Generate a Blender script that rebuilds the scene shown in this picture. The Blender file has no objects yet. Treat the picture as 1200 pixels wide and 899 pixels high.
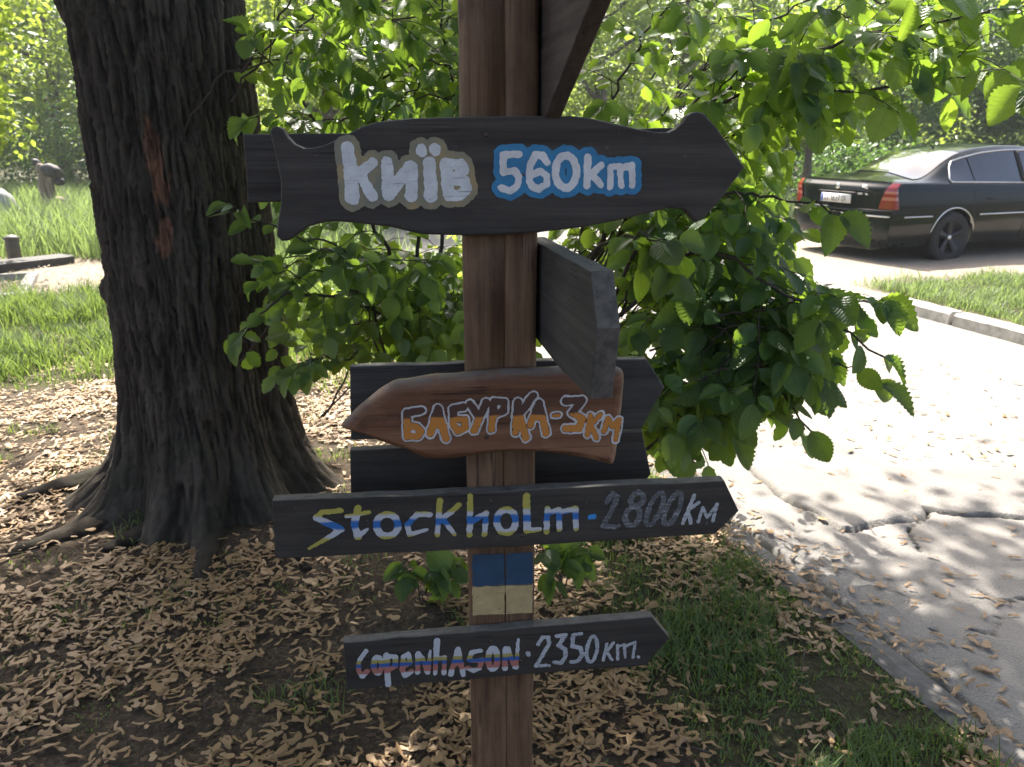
import bpy, bmesh, math, random
import numpy as np
from mathutils import Vector, Matrix

R = math.radians
S = bpy.context.scene
COL = S.collection
random.seed(7)
rng = np.random.default_rng(7)

# ------------------------------------------------------------------ camera
IMW, IMH, F = 1200.0, 899.0, 940.0
CAMZ, PITCH = 1.60, R(17.0)
cd = bpy.data.cameras.new('camera')
cam = bpy.data.objects.new('camera', cd)
COL.objects.link(cam)
cam.location = (0, 0, CAMZ)
cam.rotation_euler = (R(90) - PITCH, 0, 0)
cd.sensor_fit = 'HORIZONTAL'
cd.sensor_width = 36.0
cd.lens = 36.0 * F / IMW
cd.clip_start = 0.05
cd.clip_end = 600
cd.dof.use_dof = True
cd.dof.focus_distance = 1.75
cd.dof.aperture_fstop = cd.lens / 3.4      # a pupil about 3.4 mm wide
S.camera = cam

# ------------------------------------------------------------------ sky, sun, exposure
SUN_EL, SUN_AZ = R(53), R(-15)              # azimuth from +Y (away from the camera) towards +X
wd = bpy.data.worlds.new('World')
S.world = wd
wd.use_nodes = True
nt = wd.node_tree
bg = nt.nodes['Background']
sky = nt.nodes.new('ShaderNodeTexSky')
sky.sky_type = 'NISHITA'
sky.sun_disc = False
sky.sun_elevation = SUN_EL
sky.sun_rotation = SUN_AZ % (2 * math.pi)
sky.air_density = 0.6
sky.dust_density = 5.0
sky.ozone_density = 0.6
nt.links.new(sky.outputs[0], bg.inputs[0])
bg.inputs[1].default_value = 0.15
sl = bpy.data.lights.new('sun', 'SUN')
sl.energy = 5.0
sl.angle = R(0.53)
sl.color = (1.0, 0.95, 0.86)
sun = bpy.data.objects.new('sun', sl)
COL.objects.link(sun)
sv = Vector((math.sin(SUN_AZ) * math.cos(SUN_EL), math.cos(SUN_AZ) * math.cos(SUN_EL), math.sin(SUN_EL)))
sun.rotation_euler = sv.to_track_quat('Z', 'Y').to_euler()
sun.location = (0, 0, 30)

S.render.engine = 'CYCLES'
S.view_settings.view_transform = 'Standard'
S.view_settings.look = 'None'
S.view_settings.gamma = 1.0
S.view_settings.exposure = 1.58
S.cycles.use_denoising = True
S.cycles.max_bounces = 8
S.cycles.diffuse_bounces = 4
S.cycles.glossy_bounces = 3
S.cycles.transmission_bounces = 5
S.cycles.transparent_max_bounces = 6
S.cycles.caustics_reflective = False
S.cycles.caustics_refractive = False
S.cycles.sample_clamp_indirect = 6.0

# ------------------------------------------------------------------ helpers: photograph pixel -> point in the place
def ray(px, py):
    x = (px - IMW / 2) / F
    y = (py - IMH / 2) / F
    c, s = math.cos(PITCH), math.sin(PITCH)
    return Vector((x, c - y * s, -s - y * c))

def gp(px, py, z=0.0):
    d = ray(px, py)
    t = (z - CAMZ) / d.z
    return Vector((d.x * t, d.y * t, z))

def at(px, py, Y):
    d = ray(px, py)
    t = Y / d.y
    return Vector((d.x * t, Y, CAMZ + d.z * t))

def on_plane(px, py, p, n):
    d = ray(px, py)
    o = Vector((0, 0, CAMZ))
    t = (p - o).dot(n) / d.dot(n)
    return o + d * t

# ------------------------------------------------------------------ noise in numpy
def _h(ix, iy, iz, seed):
    h = (ix.astype(np.int64) * 374761393 + iy.astype(np.int64) * 668265263 + iz.astype(np.int64) * 2147483647 + seed * 1274126177) & 0xffffffff
    h = ((h ^ (h >> 13)) * 1274126177) & 0xffffffff
    h = ((h ^ (h >> 16)) * 2246822519) & 0xffffffff
    return ((h ^ (h >> 15)) & 0xffffff) / float(0xffffff)

def vn(x, y, z=0.0, seed=0):
    x = np.asarray(x, float); y = np.asarray(y, float)
    z = np.zeros_like(x) + z
    ix, iy, iz = np.floor(x), np.floor(y), np.floor(z)
    fx, fy, fz = x - ix, y - iy, z - iz
    fx = fx * fx * (3 - 2 * fx); fy = fy * fy * (3 - 2 * fy); fz = fz * fz * (3 - 2 * fz)
    ix, iy, iz = ix.astype(int), iy.astype(int), iz.astype(int)
    o = 0
    for a in (0, 1):
        for b in (0, 1):
            for c in (0, 1):
                w = (fx if a else 1 - fx) * (fy if b else 1 - fy) * (fz if c else 1 - fz)
                o = o + w * _h(ix + a, iy + b, iz + c, seed)
    return o

def fbm(x, y, z=0.0, seed=0, o=4):
    t, a, n = 0, 0.5, 0
    for i in range(o):
        t = t + a * vn(np.asarray(x) * 2 ** i, np.asarray(y) * 2 ** i, np.asarray(z) * 2 ** i, seed + i * 17)
        n += a
        a *= 0.5
    return t / n

def sstep(a, b, x):
    t = np.clip((np.asarray(x, float) - a) / (b - a), 0, 1)
    return t * t * (3 - 2 * t)

# ------------------------------------------------------------------ helpers: meshes and objects
def mesh_np(name, v, f, smooth=False, tint=None):
    """f: one (M,k) index array or a list of them"""
    me = bpy.data.meshes.new(name)
    v = np.ascontiguousarray(v, dtype=np.float32)
    fs = f if isinstance(f, list) else [f]
    fs = [np.asarray(a, dtype=np.int32) for a in fs if len(a)]
    me.vertices.add(len(v))
    me.vertices.foreach_set('co', v.ravel())
    loops = np.concatenate([a.ravel() for a in fs])
    tot = np.concatenate([np.full(len(a), a.shape[1], dtype=np.int32) for a in fs])
    start = np.concatenate([[0], np.cumsum(tot)[:-1]]).astype(np.int32)
    me.loops.add(len(loops))
    me.loops.foreach_set('vertex_index', loops)
    me.polygons.add(len(tot))
    me.polygons.foreach_set('loop_start', start)
    me.update(calc_edges=True)
    if smooth:
        me.polygons.foreach_set('use_smooth', np.ones(len(tot), dtype=bool))
    if tint is not None:
        at_ = me.attributes.new('tint', 'FLOAT', 'FACE')
        at_.data.foreach_set('value', np.ascontiguousarray(tint, dtype=np.float32))
    return me

def link(name, me, m=None, parent=None, loc=None, mat=None):
    o = bpy.data.objects.new(name, me)
    COL.objects.link(o)
    if m is not None and me is not None and not me.materials:
        me.materials.append(m)
    if parent is not None:
        o.parent = parent
    if mat is not None:
        o.matrix_basis = mat
    elif loc is not None:
        o.location = loc
    return o

def thing(name, label, cat, loc=(0, 0, 0), group=None):
    o = bpy.data.objects.new(name, None)
    COL.objects.link(o)
    o.location = loc
    o.empty_display_size = 0.1
    o['label'] = label
    o['category'] = cat
    if group:
        o['group'] = group
    return o

def tag(o, label=None, cat=None, group=None, kind=None):
    if label: o['label'] = label
    if cat: o['category'] = cat
    if group: o['group'] = group
    if kind: o['kind'] = kind
    return o

def bm_mesh(name, bm, smooth=False):
    me = bpy.data.meshes.new(name)
    bmesh.ops.recalc_face_normals(bm, faces=bm.faces[:])
    bm.to_mesh(me)
    bm.free()
    if smooth:
        me.polygons.foreach_set('use_smooth', np.ones(len(me.polygons), dtype=bool))
    return me

def grid_faces(nu, nv, wrap=False):
    """vertices laid out as v[i*nv+j], i over nu, j over nv"""
    i = np.arange(nu - (0 if wrap else 1))[:, None]
    j = np.arange(nv - 1)[None, :]
    a = i * nv + j
    b = ((i + 1) % nu) * nv + j
    return np.stack([a, b, b + 1, a + 1], -1).reshape(-1, 4)

def catmull(pts, n):
    P = np.array([list(p) for p in pts], float)
    P = np.vstack([2 * P[0] - P[1], P, 2 * P[-1] - P[-2]])
    m = len(P) - 3
    t = np.linspace(0, m - 1e-6, n)
    k = t.astype(int); u = (t - k)[:, None]
    a, b, c, d = P[k], P[k + 1], P[k + 2], P[k + 3]
    return 0.5 * (2 * b + (c - a) * u + (2 * a - 5 * b + 4 * c - d) * u ** 2 + (3 * b - a - 3 * c + d) * u ** 3)

def tube(P, rad, k=6, cap=True):
    P = np.asarray(P, float)
    n = len(P)
    rad = np.broadcast_to(np.asarray(rad, float), (n,))
    T = np.gradient(P, axis=0)
    T /= np.linalg.norm(T, axis=1)[:, None] + 1e-9
    ref = np.array([0.13, 0.21, 0.97])
    if abs(T[:, 2]).mean() > 0.8: ref = np.array([0.97, 0.2, 0.1])
    A = np.cross(T, ref); A /= np.linalg.norm(A, axis=1)[:, None] + 1e-9
    B = np.cross(T, A)
    th = np.linspace(0, 2 * math.pi, k, endpoint=False)
    v = P[:, None, :] + rad[:, None, None] * (np.cos(th)[None, :, None] * A[:, None, :] + np.sin(th)[None, :, None] * B[:, None, :])
    v = v.reshape(-1, 3)
    i = np.arange(n - 1)[:, None]; j = np.arange(k)[None, :]
    a = i * k + j; b = i * k + (j + 1) % k
    f = np.stack([a, b, b + k, a + k], -1).reshape(-1, 4)
    if cap:
        v = np.vstack([v, P[:1], P[-1:]])
        c0, c1 = n * k, n * k + 1
        jj = np.arange(k)
        t0 = np.stack([np.full(k, c0), (jj + 1) % k, jj, np.full(k, c0)], -1)
        t1 = np.stack([np.full(k, c1), (n - 1) * k + jj, (n - 1) * k + (jj + 1) % k, np.full(k, c1)], -1)
        return v, [f, t0[:, :3], t1[:, :3]]
    return v, [f]

class Bag:
    """several shapes collected into one mesh"""
    def __init__(s): s.v = []; s.f = {}; s.n = 0
    def add(s, v, fs):
        for f in (fs if isinstance(fs, list) else [fs]):
            f = np.asarray(f)
            s.f.setdefault(f.shape[1], []).append(f + s.n)
        s.v.append(np.asarray(v, float)); s.n += len(v)
    def mesh(s, name, smooth=False):
        return mesh_np(name, np.vstack(s.v), [np.vstack(a) for a in s.f.values()], smooth)

def bx(lo, hi):
    x0, y0, z0 = lo; x1, y1, z1 = hi
    v = np.array([(x0, y0, z0), (x1, y0, z0), (x1, y1, z0), (x0, y1, z0), (x0, y0, z1), (x1, y0, z1), (x1, y1, z1), (x0, y1, z1)], float)
    f = np.array([(0, 3, 2, 1), (4, 5, 6, 7), (0, 1, 5, 4), (1, 2, 6, 5), (2, 3, 7, 6), (3, 0, 4, 7)])
    return v, f

def lathe(prof, k=32, axis='z'):
    """prof: list of (r, h)"""
    prof = np.array(prof, float)
    th = np.linspace(0, 2 * math.pi, k, endpoint=False)
    v = np.stack([prof[None, :, 0] * np.cos(th)[:, None], prof[None, :, 0] * np.sin(th)[:, None], np.broadcast_to(prof[None, :, 1], (k, len(prof)))], -1).reshape(-1, 3)
    if axis == 'y': v = v[:, [0, 2, 1]]
    return v, grid_faces(k, len(prof), wrap=True)

# ------------------------------------------------------------------ helpers: materials
class NT:
    def __init__(s, name):
        s.m = bpy.data.materials.new(name)
        s.m.use_nodes = True
        s.t = s.m.node_tree
        s.t.nodes.clear()
        s.out = s.t.nodes.new('ShaderNodeOutputMaterial')
    def n(s, typ, **kw):
        nd = s.t.nodes.new('ShaderNode' + typ)
        for k, v in kw.items(): setattr(nd, k, v)
        return nd
    def set(s, nd, sock, val):
        i = nd.inputs[sock]
        if hasattr(val, 'is_output') or isinstance(val, bpy.types.NodeSocket): s.t.links.new(val, i)
        else: i.default_value = (*val, 1.0) if isinstance(val, tuple) and len(val) == 3 and i.type == 'RGBA' else val
        return nd
    def coord(s, kind='Object', scale=(1, 1, 1), loc=(0, 0, 0)):
        tc = s.n('TexCoord')
        mp = s.n('Mapping')
        s.t.links.new(tc.outputs[kind], mp.inputs[0])
        mp.inputs['Scale'].default_value = scale
        mp.inputs['Location'].default_value = loc
        return mp.outputs[0]
    def noise(s, vec, scale, detail=6, rough=0.6, dist=0.0):
        nd = s.n('TexNoise')
        s.t.links.new(vec, nd.inputs['Vector'])
        nd.inputs['Scale'].default_value = scale; nd.inputs['Detail'].default_value = detail
        nd.inputs['Roughness'].default_value = rough; nd.inputs['Distortion'].default_value = dist
        return nd.outputs['Fac']
    def ramp(s, fac, stops, interp='LINEAR'):
        nd = s.n('ValToRGB')
        cr = nd.color_ramp
        cr.interpolation = interp
        while len(cr.elements) < len(stops): cr.elements.new(0.5)
        for e, (p, c) in zip(cr.elements, stops):
            e.position = p
            e.color = (*c, 1) if isinstance(c, tuple) else (c, c, c, 1)
        s.t.links.new(fac, nd.inputs[0])
        return nd.outputs[0]
    def mix(s, fac, a, b, mode='MIX'):
        nd = s.n('Mix', data_type='RGBA', blend_type=mode)
        for sock, v in ((nd.inputs[0], fac), (nd.inputs[6], a), (nd.inputs[7], b)):
            if isinstance(v, bpy.types.NodeSocket): s.t.links.new(v, sock)
            else: sock.default_value = v if not isinstance(v, tuple) else (*v, 1)
        return nd.outputs[2]
    def math(s, op, a, b=0.0, clamp=False):
        nd = s.n('Math', operation=op, use_clamp=clamp)
        for sock, v in ((nd.inputs[0], a), (nd.inputs[1], b)):
            if isinstance(v, bpy.types.NodeSocket): s.t.links.new(v, sock)
            else: sock.default_value = v
        return nd.outputs[0]
    def attr(s, name):
        return s.n('Attribute', attribute_name=name).outputs['Fac']
    def bump(s, h, strength=0.3, dist=0.01):
        nd = s.n('Bump')
        nd.inputs['Strength'].default_value = strength; nd.inputs['Distance'].default_value = dist
        s.t.links.new(h, nd.inputs['Height'])
        return nd.outputs[0]
    def bsdf(s, col, rough=0.6, metal=0.0, spec=0.5, bump=None, coat=0.0):
        p = s.n('BsdfPrincipled')
        s.set(p, 'Base Color', col); s.set(p, 'Roughness', rough); s.set(p, 'Metallic', metal)
        s.set(p, 'Specular IOR Level', spec); s.set(p, 'Coat Weight', coat)
        if coat: s.set(p, 'Coat Roughness', 0.05)
        if bump is not None: s.t.links.new(bump, p.inputs['Normal'])
        return p.outputs[0]
    def end(s, sh):
        s.t.links.new(sh, s.out.inputs[0])
        return s.m

def simple(name, col, rough=0.6, metal=0.0, spec=0.5, coat=0.0, var=0.25, nscale=8.0, bstr=0.1):
    t = NT(name)
    c = t.coord()
    n = t.noise(c, nscale)
    k = t.ramp(n, [(0.25, tuple(x * (1 - var) for x in col)), (0.75, tuple(min(1, x * (1 + var)) for x in col))])
    return t.end(t.bsdf(k, rough, metal, spec, t.bump(t.noise(c, nscale * 6), bstr, 0.004) if bstr else None, coat))

def wood(name, dark, mid, light, axis='x', rough=0.65, dust=0.0, gscale=1.0, spec=0.35):
    """grain runs along the given local axis"""
    t = NT(name)
    sc = {'x': (1.2, 26, 26), 'z': (26, 26, 1.2)}[axis]
    g = t.noise(t.coord('Object', tuple(a * gscale for a in sc)), 1.6, 8, 0.62, 0.15)
    g2 = t.noise(t.coord('Object', tuple(a * gscale for a in ((4, 130, 130) if axis == 'x' else (130, 130, 4)))), 1.0, 4, 0.6)
    big = t.noise(t.coord('Object'), 5, 4)
    col = t.ramp(g, [(0.28, dark), (0.5, mid), (0.74, light)])
    col = t.mix(t.math('MULTIPLY', t.ramp(g2, [(0.55, 0.0), (0.72, 1.0)]), 0.55), col, dark)
    col = t.mix(t.ramp(big, [(0.35, 0.0), (0.7, 0.45)]), col, tuple(x * 0.62 for x in mid))
    fade = t.noise(t.coord('Object', (1, 1, 2.2) if axis == 'x' else (2, 2, 1), (3.1, 7.7, 1.3)), 7, 5, 0.65)
    col = t.mix(t.ramp(fade, [(0.5, 0.0), (0.72, 0.5)]), col, light)
    sp = t.noise(t.coord('Object'), 95, 3, 0.7)
    if dust:
        geo = t.n('NewGeometry')
        sx = t.n('SeparateXYZ'); t.t.links.new(geo.outputs['Normal'], sx.inputs[0])
        top = t.ramp(sx.outputs[2], [(0.5, 0.0), (0.9, 1.0)])
        fl = t.ramp(sp, [(0.66, 0.0), (0.74, 1.0)])
        wear = t.math('MULTIPLY', fl, t.ramp(t.noise(t.coord('Object'), 7, 3), [(0.5, 0.0), (0.68, 0.8)]))
        col = t.mix(t.math('MULTIPLY', wear, dust), col, (0.33, 0.32, 0.29))
        tn_ = t.n('TexCoord'); s2_ = t.n('SeparateXYZ'); t.t.links.new(tn_.outputs['Normal'], s2_.inputs[0])
        rim = t.ramp(t.math('ABSOLUTE', s2_.outputs[1]), [(0.35, 1.0), (0.8, 0.0)])
        col = t.mix(t.math('MULTIPLY', rim, t.math('MULTIPLY', dust, t.ramp(t.noise(t.coord('Object'), 60, 4), [(0.35, 0.1), (0.65, 0.7)]))), col, (0.15, 0.13, 0.105))
        # weathered upper edges, lichen-grey
        col = t.mix(t.math('MULTIPLY', top, t.ramp(t.noise(t.coord('Object'), 40, 5), [(0.3, 0.15), (0.65, 0.75)])), col, (0.17, 0.165, 0.15))
    kn = t.n('TexVoronoi', feature='F1'); t.t.links.new(t.coord('Object', (7, 7, 7) if axis == 'x' else (9, 9, 4.5), (0.3, 0.1, 0.6)), kn.inputs['Vector']); kn.inputs['Scale'].default_value = 1.0
    col = t.mix(t.math('MULTIPLY', t.ramp(kn.outputs['Distance'], [(0.05, 1.0), (0.11, 0.0)]), 0.6), col, dark)
    ck = t.ramp(t.noise(t.coord('Object', (0.7, 34, 34) if axis == 'x' else (34, 34, 0.7), (5, 2, 9)), 1.0, 3, 0.5), [(0.485, 0.0), (0.497, 1.0), (0.503, 1.0), (0.515, 0.0)])
    ck = t.math('MULTIPLY', ck, t.ramp(t.noise(t.coord('Object'), 6, 2), [(0.52, 0.0), (0.6, 0.75)]))
    col = t.mix(ck, col, tuple(x * 0.35 for x in dark))
    b = t.bump(t.math('ADD', t.math('MULTIPLY', g, 0.6), t.math('MULTIPLY', g2, 0.6)), 0.55, 0.004)
    return t.end(t.bsdf(col, t.ramp(g, [(0.3, rough + 0.12), (0.7, rough - 0.1)]), 0, spec, b))

def paint(name, col, worn=0.15, under=(0.03, 0.03, 0.032), bands=None, rough=0.55):
    """brush paint on a board; bands = [(z, colour), ...] across the lettering, from low to high"""
    t = NT(name)
    c = t.coord('Object')
    if bands:
        sx = t.n('SeparateXYZ'); t.t.links.new(c, sx.inputs[0])
        jit = t.math('MULTIPLY', t.math('SUBTRACT', t.noise(c, 38, 3), 0.5), 0.012)
        z = t.math('ADD', sx.outputs[2], jit)
        lo, hi = bands[0][0], bands[-1][0]
        fac = t.math('DIVIDE', t.math('SUBTRACT', z, lo), hi - lo)
        st = []
        for i, (zz, cc) in enumerate(bands[:-1]):
            p0 = (zz - lo) / (hi - lo); p1 = (bands[i + 1][0] - lo) / (hi - lo)
            st += [(p0 + 0.012, cc), (p1 - 0.012, cc)]
        base = t.ramp(fac, st)
    else:
        base = t.mix(t.ramp(t.noise(c, 30, 5), [(0.3, 0.0), (0.75, 1.0)]), tuple(x * 0.78 for x in col), tuple(min(1, x * 1.1) for x in col))
    streak = t.noise(t.coord('Object', (14, 60, 240)), 1.0, 4, 0.7)
    sp = t.noise(c, 210, 4, 0.7)
    w = t.math('MAXIMUM', t.ramp(streak, [(0.70 - worn * 0.5, 0.0), (0.82 - worn * 0.5, 1.0)]), t.ramp(sp, [(0.72 - worn * 0.45, 0.0), (0.80 - worn * 0.45, 1.0)]))
    colr = t.mix(t.math('MULTIPLY', w, 0.8), base, under)
    return t.end(t.bsdf(colr, rough, 0, 0.4, t.bump(streak, 0.25, 0.002)))

def leafmat(name, top, under, trans, tfac=0.42, objrand=False, veins=False, rough=0.42, var=0.35, spec=0.45):
    t = NT(name)
    if objrand:
        r = t.n('ObjectInfo').outputs['Random']
    else:
        r = t.attr('tint')
    lo = tuple(x * (1 - var) for x in top)
    hi = (min(1, top[0] * (1 + var * 1.5)), min(1, top[1] * (1 + var)), top[2] * (1 + var * 0.4))
    col = t.ramp(r, [(0.0, lo), (1.0, hi)])
    geo = t.n('NewGeometry')
    col = t.mix(geo.outputs['Backfacing'], col, under)
    nrm = None
    tcol = t.ramp(r, [(0.0, tuple(x * 0.8 for x in trans)), (1.0, (min(1, trans[0] * 1.25), min(1, trans[1] * 1.12), trans[2]))])
    if veins:
        c = t.coord('Object')
        sx = t.n('SeparateXYZ'); t.t.links.new(c, sx.inputs[0])
        ay = t.math('ABSOLUTE', sx.outputs[1])
        ph = t.math('FRACT', t.math('MULTIPLY', t.math('SUBTRACT', sx.outputs[0], t.math('MULTIPLY', ay, 0.75)), 11.0))
        lat = t.math('ABSOLUTE', t.math('SUBTRACT', ph, 0.5))
        lv = t.ramp(lat, [(0.03, 1.0), (0.10, 0.0)])
        mv = t.ramp(ay, [(0.008, 1.0), (0.02, 0.0)])
        vein = t.math('MAXIMUM', t.math('MULTIPLY', lv, 0.7), mv)
        rnd = t.n('ObjectInfo').outputs['Random']
        off = t.n('VectorMath', operation='ADD'); t.t.links.new(c, off.inputs[0]); cx_ = t.n('CombineXYZ'); t.t.links.new(t.math('MULTIPLY', rnd, 37.0), cx_.inputs[2]); t.t.links.new(cx_.outputs[0], off.inputs[1])
        spot = t.ramp(t.noise(off.outputs[0], 5, 5), [(0.3, 0.62), (0.7, 1.15)])
        brown = t.ramp(t.noise(off.outputs[0], 14, 3, 0.6), [(0.69, 0.0), (0.74, 0.8)])
        col = t.mix(brown, col, (0.10, 0.065, 0.03))
        col = t.mix(t.math('MULTIPLY', vein, 0.30), col, (0.10, 0.17, 0.07))
        col = t.mix(1.0, col, spot, 'MULTIPLY')
        tcol = t.mix(t.math('MULTIPLY', vein, 0.45), tcol, tuple(x * 0.55 for x in trans))
        nrm = t.bump(t.math('ADD', t.math('MULTIPLY', lat, -1.0), t.math('MULTIPLY', t.noise(c, 40, 3), 0.3)), 0.35, 0.02)
    p = t.n('BsdfPrincipled')
    t.set(p, 'Base Color', col); t.set(p, 'Roughness', rough); t.set(p, 'Specular IOR Level', spec)
    tr = t.n('BsdfTranslucent')
    t.t.links.new(tcol, tr.inputs[0])
    if nrm is not None:
        t.t.links.new(nrm, p.inputs['Normal'])
    mx = t.n('MixShader')
    mx.inputs[0].default_value = tfac
    t.t.links.new(p.outputs[0], mx.inputs[1]); t.t.links.new(tr.outputs[0], mx.inputs[2])
    return t.end(mx.outputs[0])

M = {}
M['post'] = wood('post wood', (0.048, 0.024, 0.012), (0.155, 0.084, 0.041), (0.27, 0.165, 0.088), 'z', dust=0.35)
M['board'] = wood('dark stained board', (0.029, 0.0235, 0.018), (0.047, 0.039, 0.030), (0.068, 0.057, 0.044), 'x', rough=0.66, dust=0.6)
M['board_grey'] = wood('grey weathered board', (0.034, 0.031, 0.026), (0.056, 0.051, 0.043), (0.088, 0.080, 0.067), 'x', rough=0.7, dust=1.0)
M['slab'] = wood('varnished brown slab', (0.055, 0.020, 0.009), (0.185, 0.080, 0.036), (0.31, 0.165, 0.085), 'x', rough=0.62, dust=0.8, gscale=0.7, spec=0.35)
M['board_brown'] = wood('dull brown board', (0.030, 0.022, 0.017), (0.078, 0.056, 0.042), (0.125, 0.092, 0.070), 'x', rough=0.7, dust=0.3)
M['seed'] = leafmat('dry winged seed', (0.34, 0.215, 0.100), (0.30, 0.19, 0.092), (0.4, 0.26, 0.12), 0.10, rough=0.5, var=0.62, spec=0.4)
M['leaf_obj'] = leafmat('elm leaf', (0.042, 0.096, 0.040), (0.08, 0.14, 0.066), (0.38, 0.62, 0.055), 0.42, objrand=True, veins=True, rough=0.36, var=0.45)
M['leaf'] = leafmat('elm foliage', (0.042, 0.096, 0.038), (0.08, 0.14, 0.062), (0.38, 0.62, 0.055), 0.42, rough=0.38, var=0.45)
M['linden'] = leafmat('linden foliage', (0.040, 0.10, 0.028), (0.08, 0.15, 0.06), (0.28, 0.50, 0.05), 0.40)
M['far_a'] = leafmat('broadleaf foliage', (0.070, 0.155, 0.036), (0.10, 0.18, 0.06), (0.46, 0.62, 0.08), 0.5)
M['far_b'] = leafmat('pale foliage', (0.105, 0.175, 0.065), (0.14, 0.20, 0.09), (0.45, 0.62, 0.13), 0.48)
M['far_c'] = leafmat('dark foliage', (0.040, 0.095, 0.040), (0.06, 0.12, 0.055), (0.20, 0.38, 0.07), 0.38)
M['grass'] = leafmat('grass blades', (0.115, 0.190, 0.056), (0.08, 0.13, 0.045), (0.27, 0.40, 0.08), 0.38, rough=0.55, var=0.55)
M['meadow'] = leafmat('meadow grass', (0.115, 0.170, 0.068), (0.12, 0.17, 0.075), (0.30, 0.44, 0.13), 0.38, rough=0.55, var=0.55)

def bark_mat():
    t = NT('furrowed bark')
    c = t.coord('Object')
    g = t.noise(t.coord('Object', (1, 1, 0.3)), 26, 8, 0.7)
    h = t.attr('relief')
    col = t.ramp(h, [(0.05, (0.017, 0.013, 0.009)), (0.45, (0.052, 0.041, 0.030)), (0.95, (0.100, 0.081, 0.060))])
    col = t.mix(t.ramp(g, [(0.3, 0.0), (0.7, 0.6)]), col, (0.036, 0.029, 0.022))
    lich = t.math('MULTIPLY', t.ramp(t.noise(t.coord('Object', (1, 1, 0.6)), 9, 6, 0.7), [(0.56, 0.0), (0.70, 1.0)]), t.ramp(h, [(0.4, 0.0), (0.8, 0.55)]))
    col = t.mix(lich, col, (0.13, 0.125, 0.105))
    moss = t.math('MULTIPLY', t.ramp(t.noise(c, 4.5, 5), [(0.5, 0.0), (0.7, 1.0)]), 0.35)
    col = t.mix(moss, col, (0.042, 0.048, 0.026))
    col = t.mix(t.attr('scar'), col, t.ramp(g, [(0.35, (0.12, 0.05, 0.028)), (0.6, (0.34, 0.165, 0.095))]))
    return t.end(t.bsdf(col, 0.9, 0, 0.2, t.bump(t.noise(t.coord('Object', (1, 1, 0.4)), 70, 6, 0.7), 0.6, 0.01)))
M['bark'] = bark_mat()
M['twig'] = simple('brown twig bark', (0.055, 0.04, 0.03), 0.8, nscale=40)
M['green_twig'] = simple('green twig bark', (0.075, 0.09, 0.04), 0.7, nscale=40)
M['far_bark'] = simple('grey brown bark', (0.095, 0.08, 0.065), 0.9, nscale=9, var=0.5, bstr=0.6)

def ground_mat():
    t = NT('soil, litter and gravel')
    c = t.coord('Object')
    fine = t.noise(c, 55, 6, 0.7)
    mid = t.noise(c, 9, 5, 0.6)
    vor = t.n('TexVoronoi', feature='F1'); t.t.links.new(c, vor.inputs['Vector']); vor.inputs['Scale'].default_value = 32
    soil = t.ramp(fine, [(0.3, (0.026, 0.019, 0.013)), (0.55, (0.072, 0.054, 0.038)), (0.8, (0.15, 0.11, 0.072))])
    lit = t.ramp(t.n('SeparateColor').outputs[0], [(0, 0.0), (1, 1.0)])
    sc = t.n('SeparateColor'); t.t.links.new(vor.outputs['Color'], sc.inputs[0])
    bits = t.ramp(sc.outputs[0], [(0.62, 0.0), (0.66, 1.0)], 'LINEAR')
    soil = t.mix(t.math('MULTIPLY', t.ramp(t.noise(c, 34, 4, 0.6, 1.5), [(0.56, 0.0), (0.62, 1.0)]), 0.6), soil, (0.20, 0.14, 0.085))
    grav = t.ramp(fine, [(0.25, (0.17, 0.14, 0.11)), (0.6, (0.36, 0.31, 0.25)), (0.85, (0.52, 0.47, 0.40))])
    grav = t.mix(t.ramp(mid, [(0.4, 0.0), (0.7, 0.5)]), grav, (0.24, 0.20, 0.15))
    turf = t.ramp(fine, [(0.3, (0.034, 0.034, 0.016)), (0.7, (0.092, 0.090, 0.042))])
    jit = t.math('MULTIPLY', t.math('SUBTRACT', mid, 0.5), 0.5)
    a = t.math('ADD', t.attr('turf'), t.math('MULTIPLY', jit, t.ramp(t.attr('turf'), [(0.0, 0.0), (0.2, 1.0)])), True)
    b = t.math('ADD', t.attr('gravel'), t.math('MULTIPLY', jit, t.ramp(t.attr('gravel'), [(0.0, 0.0), (0.2, 1.0)])), True)
    col = t.mix(a, soil, turf)
    col = t.mix(b, col, grav)
    return t.end(t.bsdf(col, 0.95, 0, 0.2, t.bump(t.math('ADD', fine, t.math('MULTIPLY', sc.outputs[0], 0.3)), 0.8, 0.015)))
M['ground'] = ground_mat()

def asphalt_mat():
    t = NT('dusty worn asphalt')
    c = t.coord('Object')
    sp = t.noise(c, 160, 4, 0.75)
    mid = t.noise(c, 3.2, 6, 0.6)
    agg = t.n('TexVoronoi', feature='F1'); t.t.links.new(c, agg.inputs['Vector']); agg.inputs['Scale'].default_value = 110
    col = t.ramp(sp, [(0.25, (0.15, 0.14, 0.13)), (0.5, (0.24, 0.225, 0.208)), (0.75, (0.34, 0.32, 0.30))])
    col = t.mix(t.ramp(mid, [(0.42, 0.0), (0.68, 0.7)]), col, (0.33, 0.30, 0.27))
    col = t.mix(t.ramp(t.noise(c, 1.3, 5), [(0.52, 0.0), (0.66, 0.45)]), col, (0.16, 0.15, 0.142))
    col = t.mix(t.attr('crack'), col, (0.035, 0.03, 0.026))
    col = t.mix(t.attr('patch'), col, t.ramp(sp, [(0.3, (0.20, 0.185, 0.17)), (0.7, (0.31, 0.285, 0.26))]))
    b = t.bump(t.math('ADD', sp, t.math('MULTIPLY', agg.outputs['Distance'], 0.5)), 0.6, 0.008)
    return t.end(t.bsdf(col, 0.9, 0, 0.25, b))
M['asphalt'] = asphalt_mat()
M['kerb'] = simple('old concrete', (0.36, 0.345, 0.315), 0.9, nscale=14, var=0.35, bstr=0.5)
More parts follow.
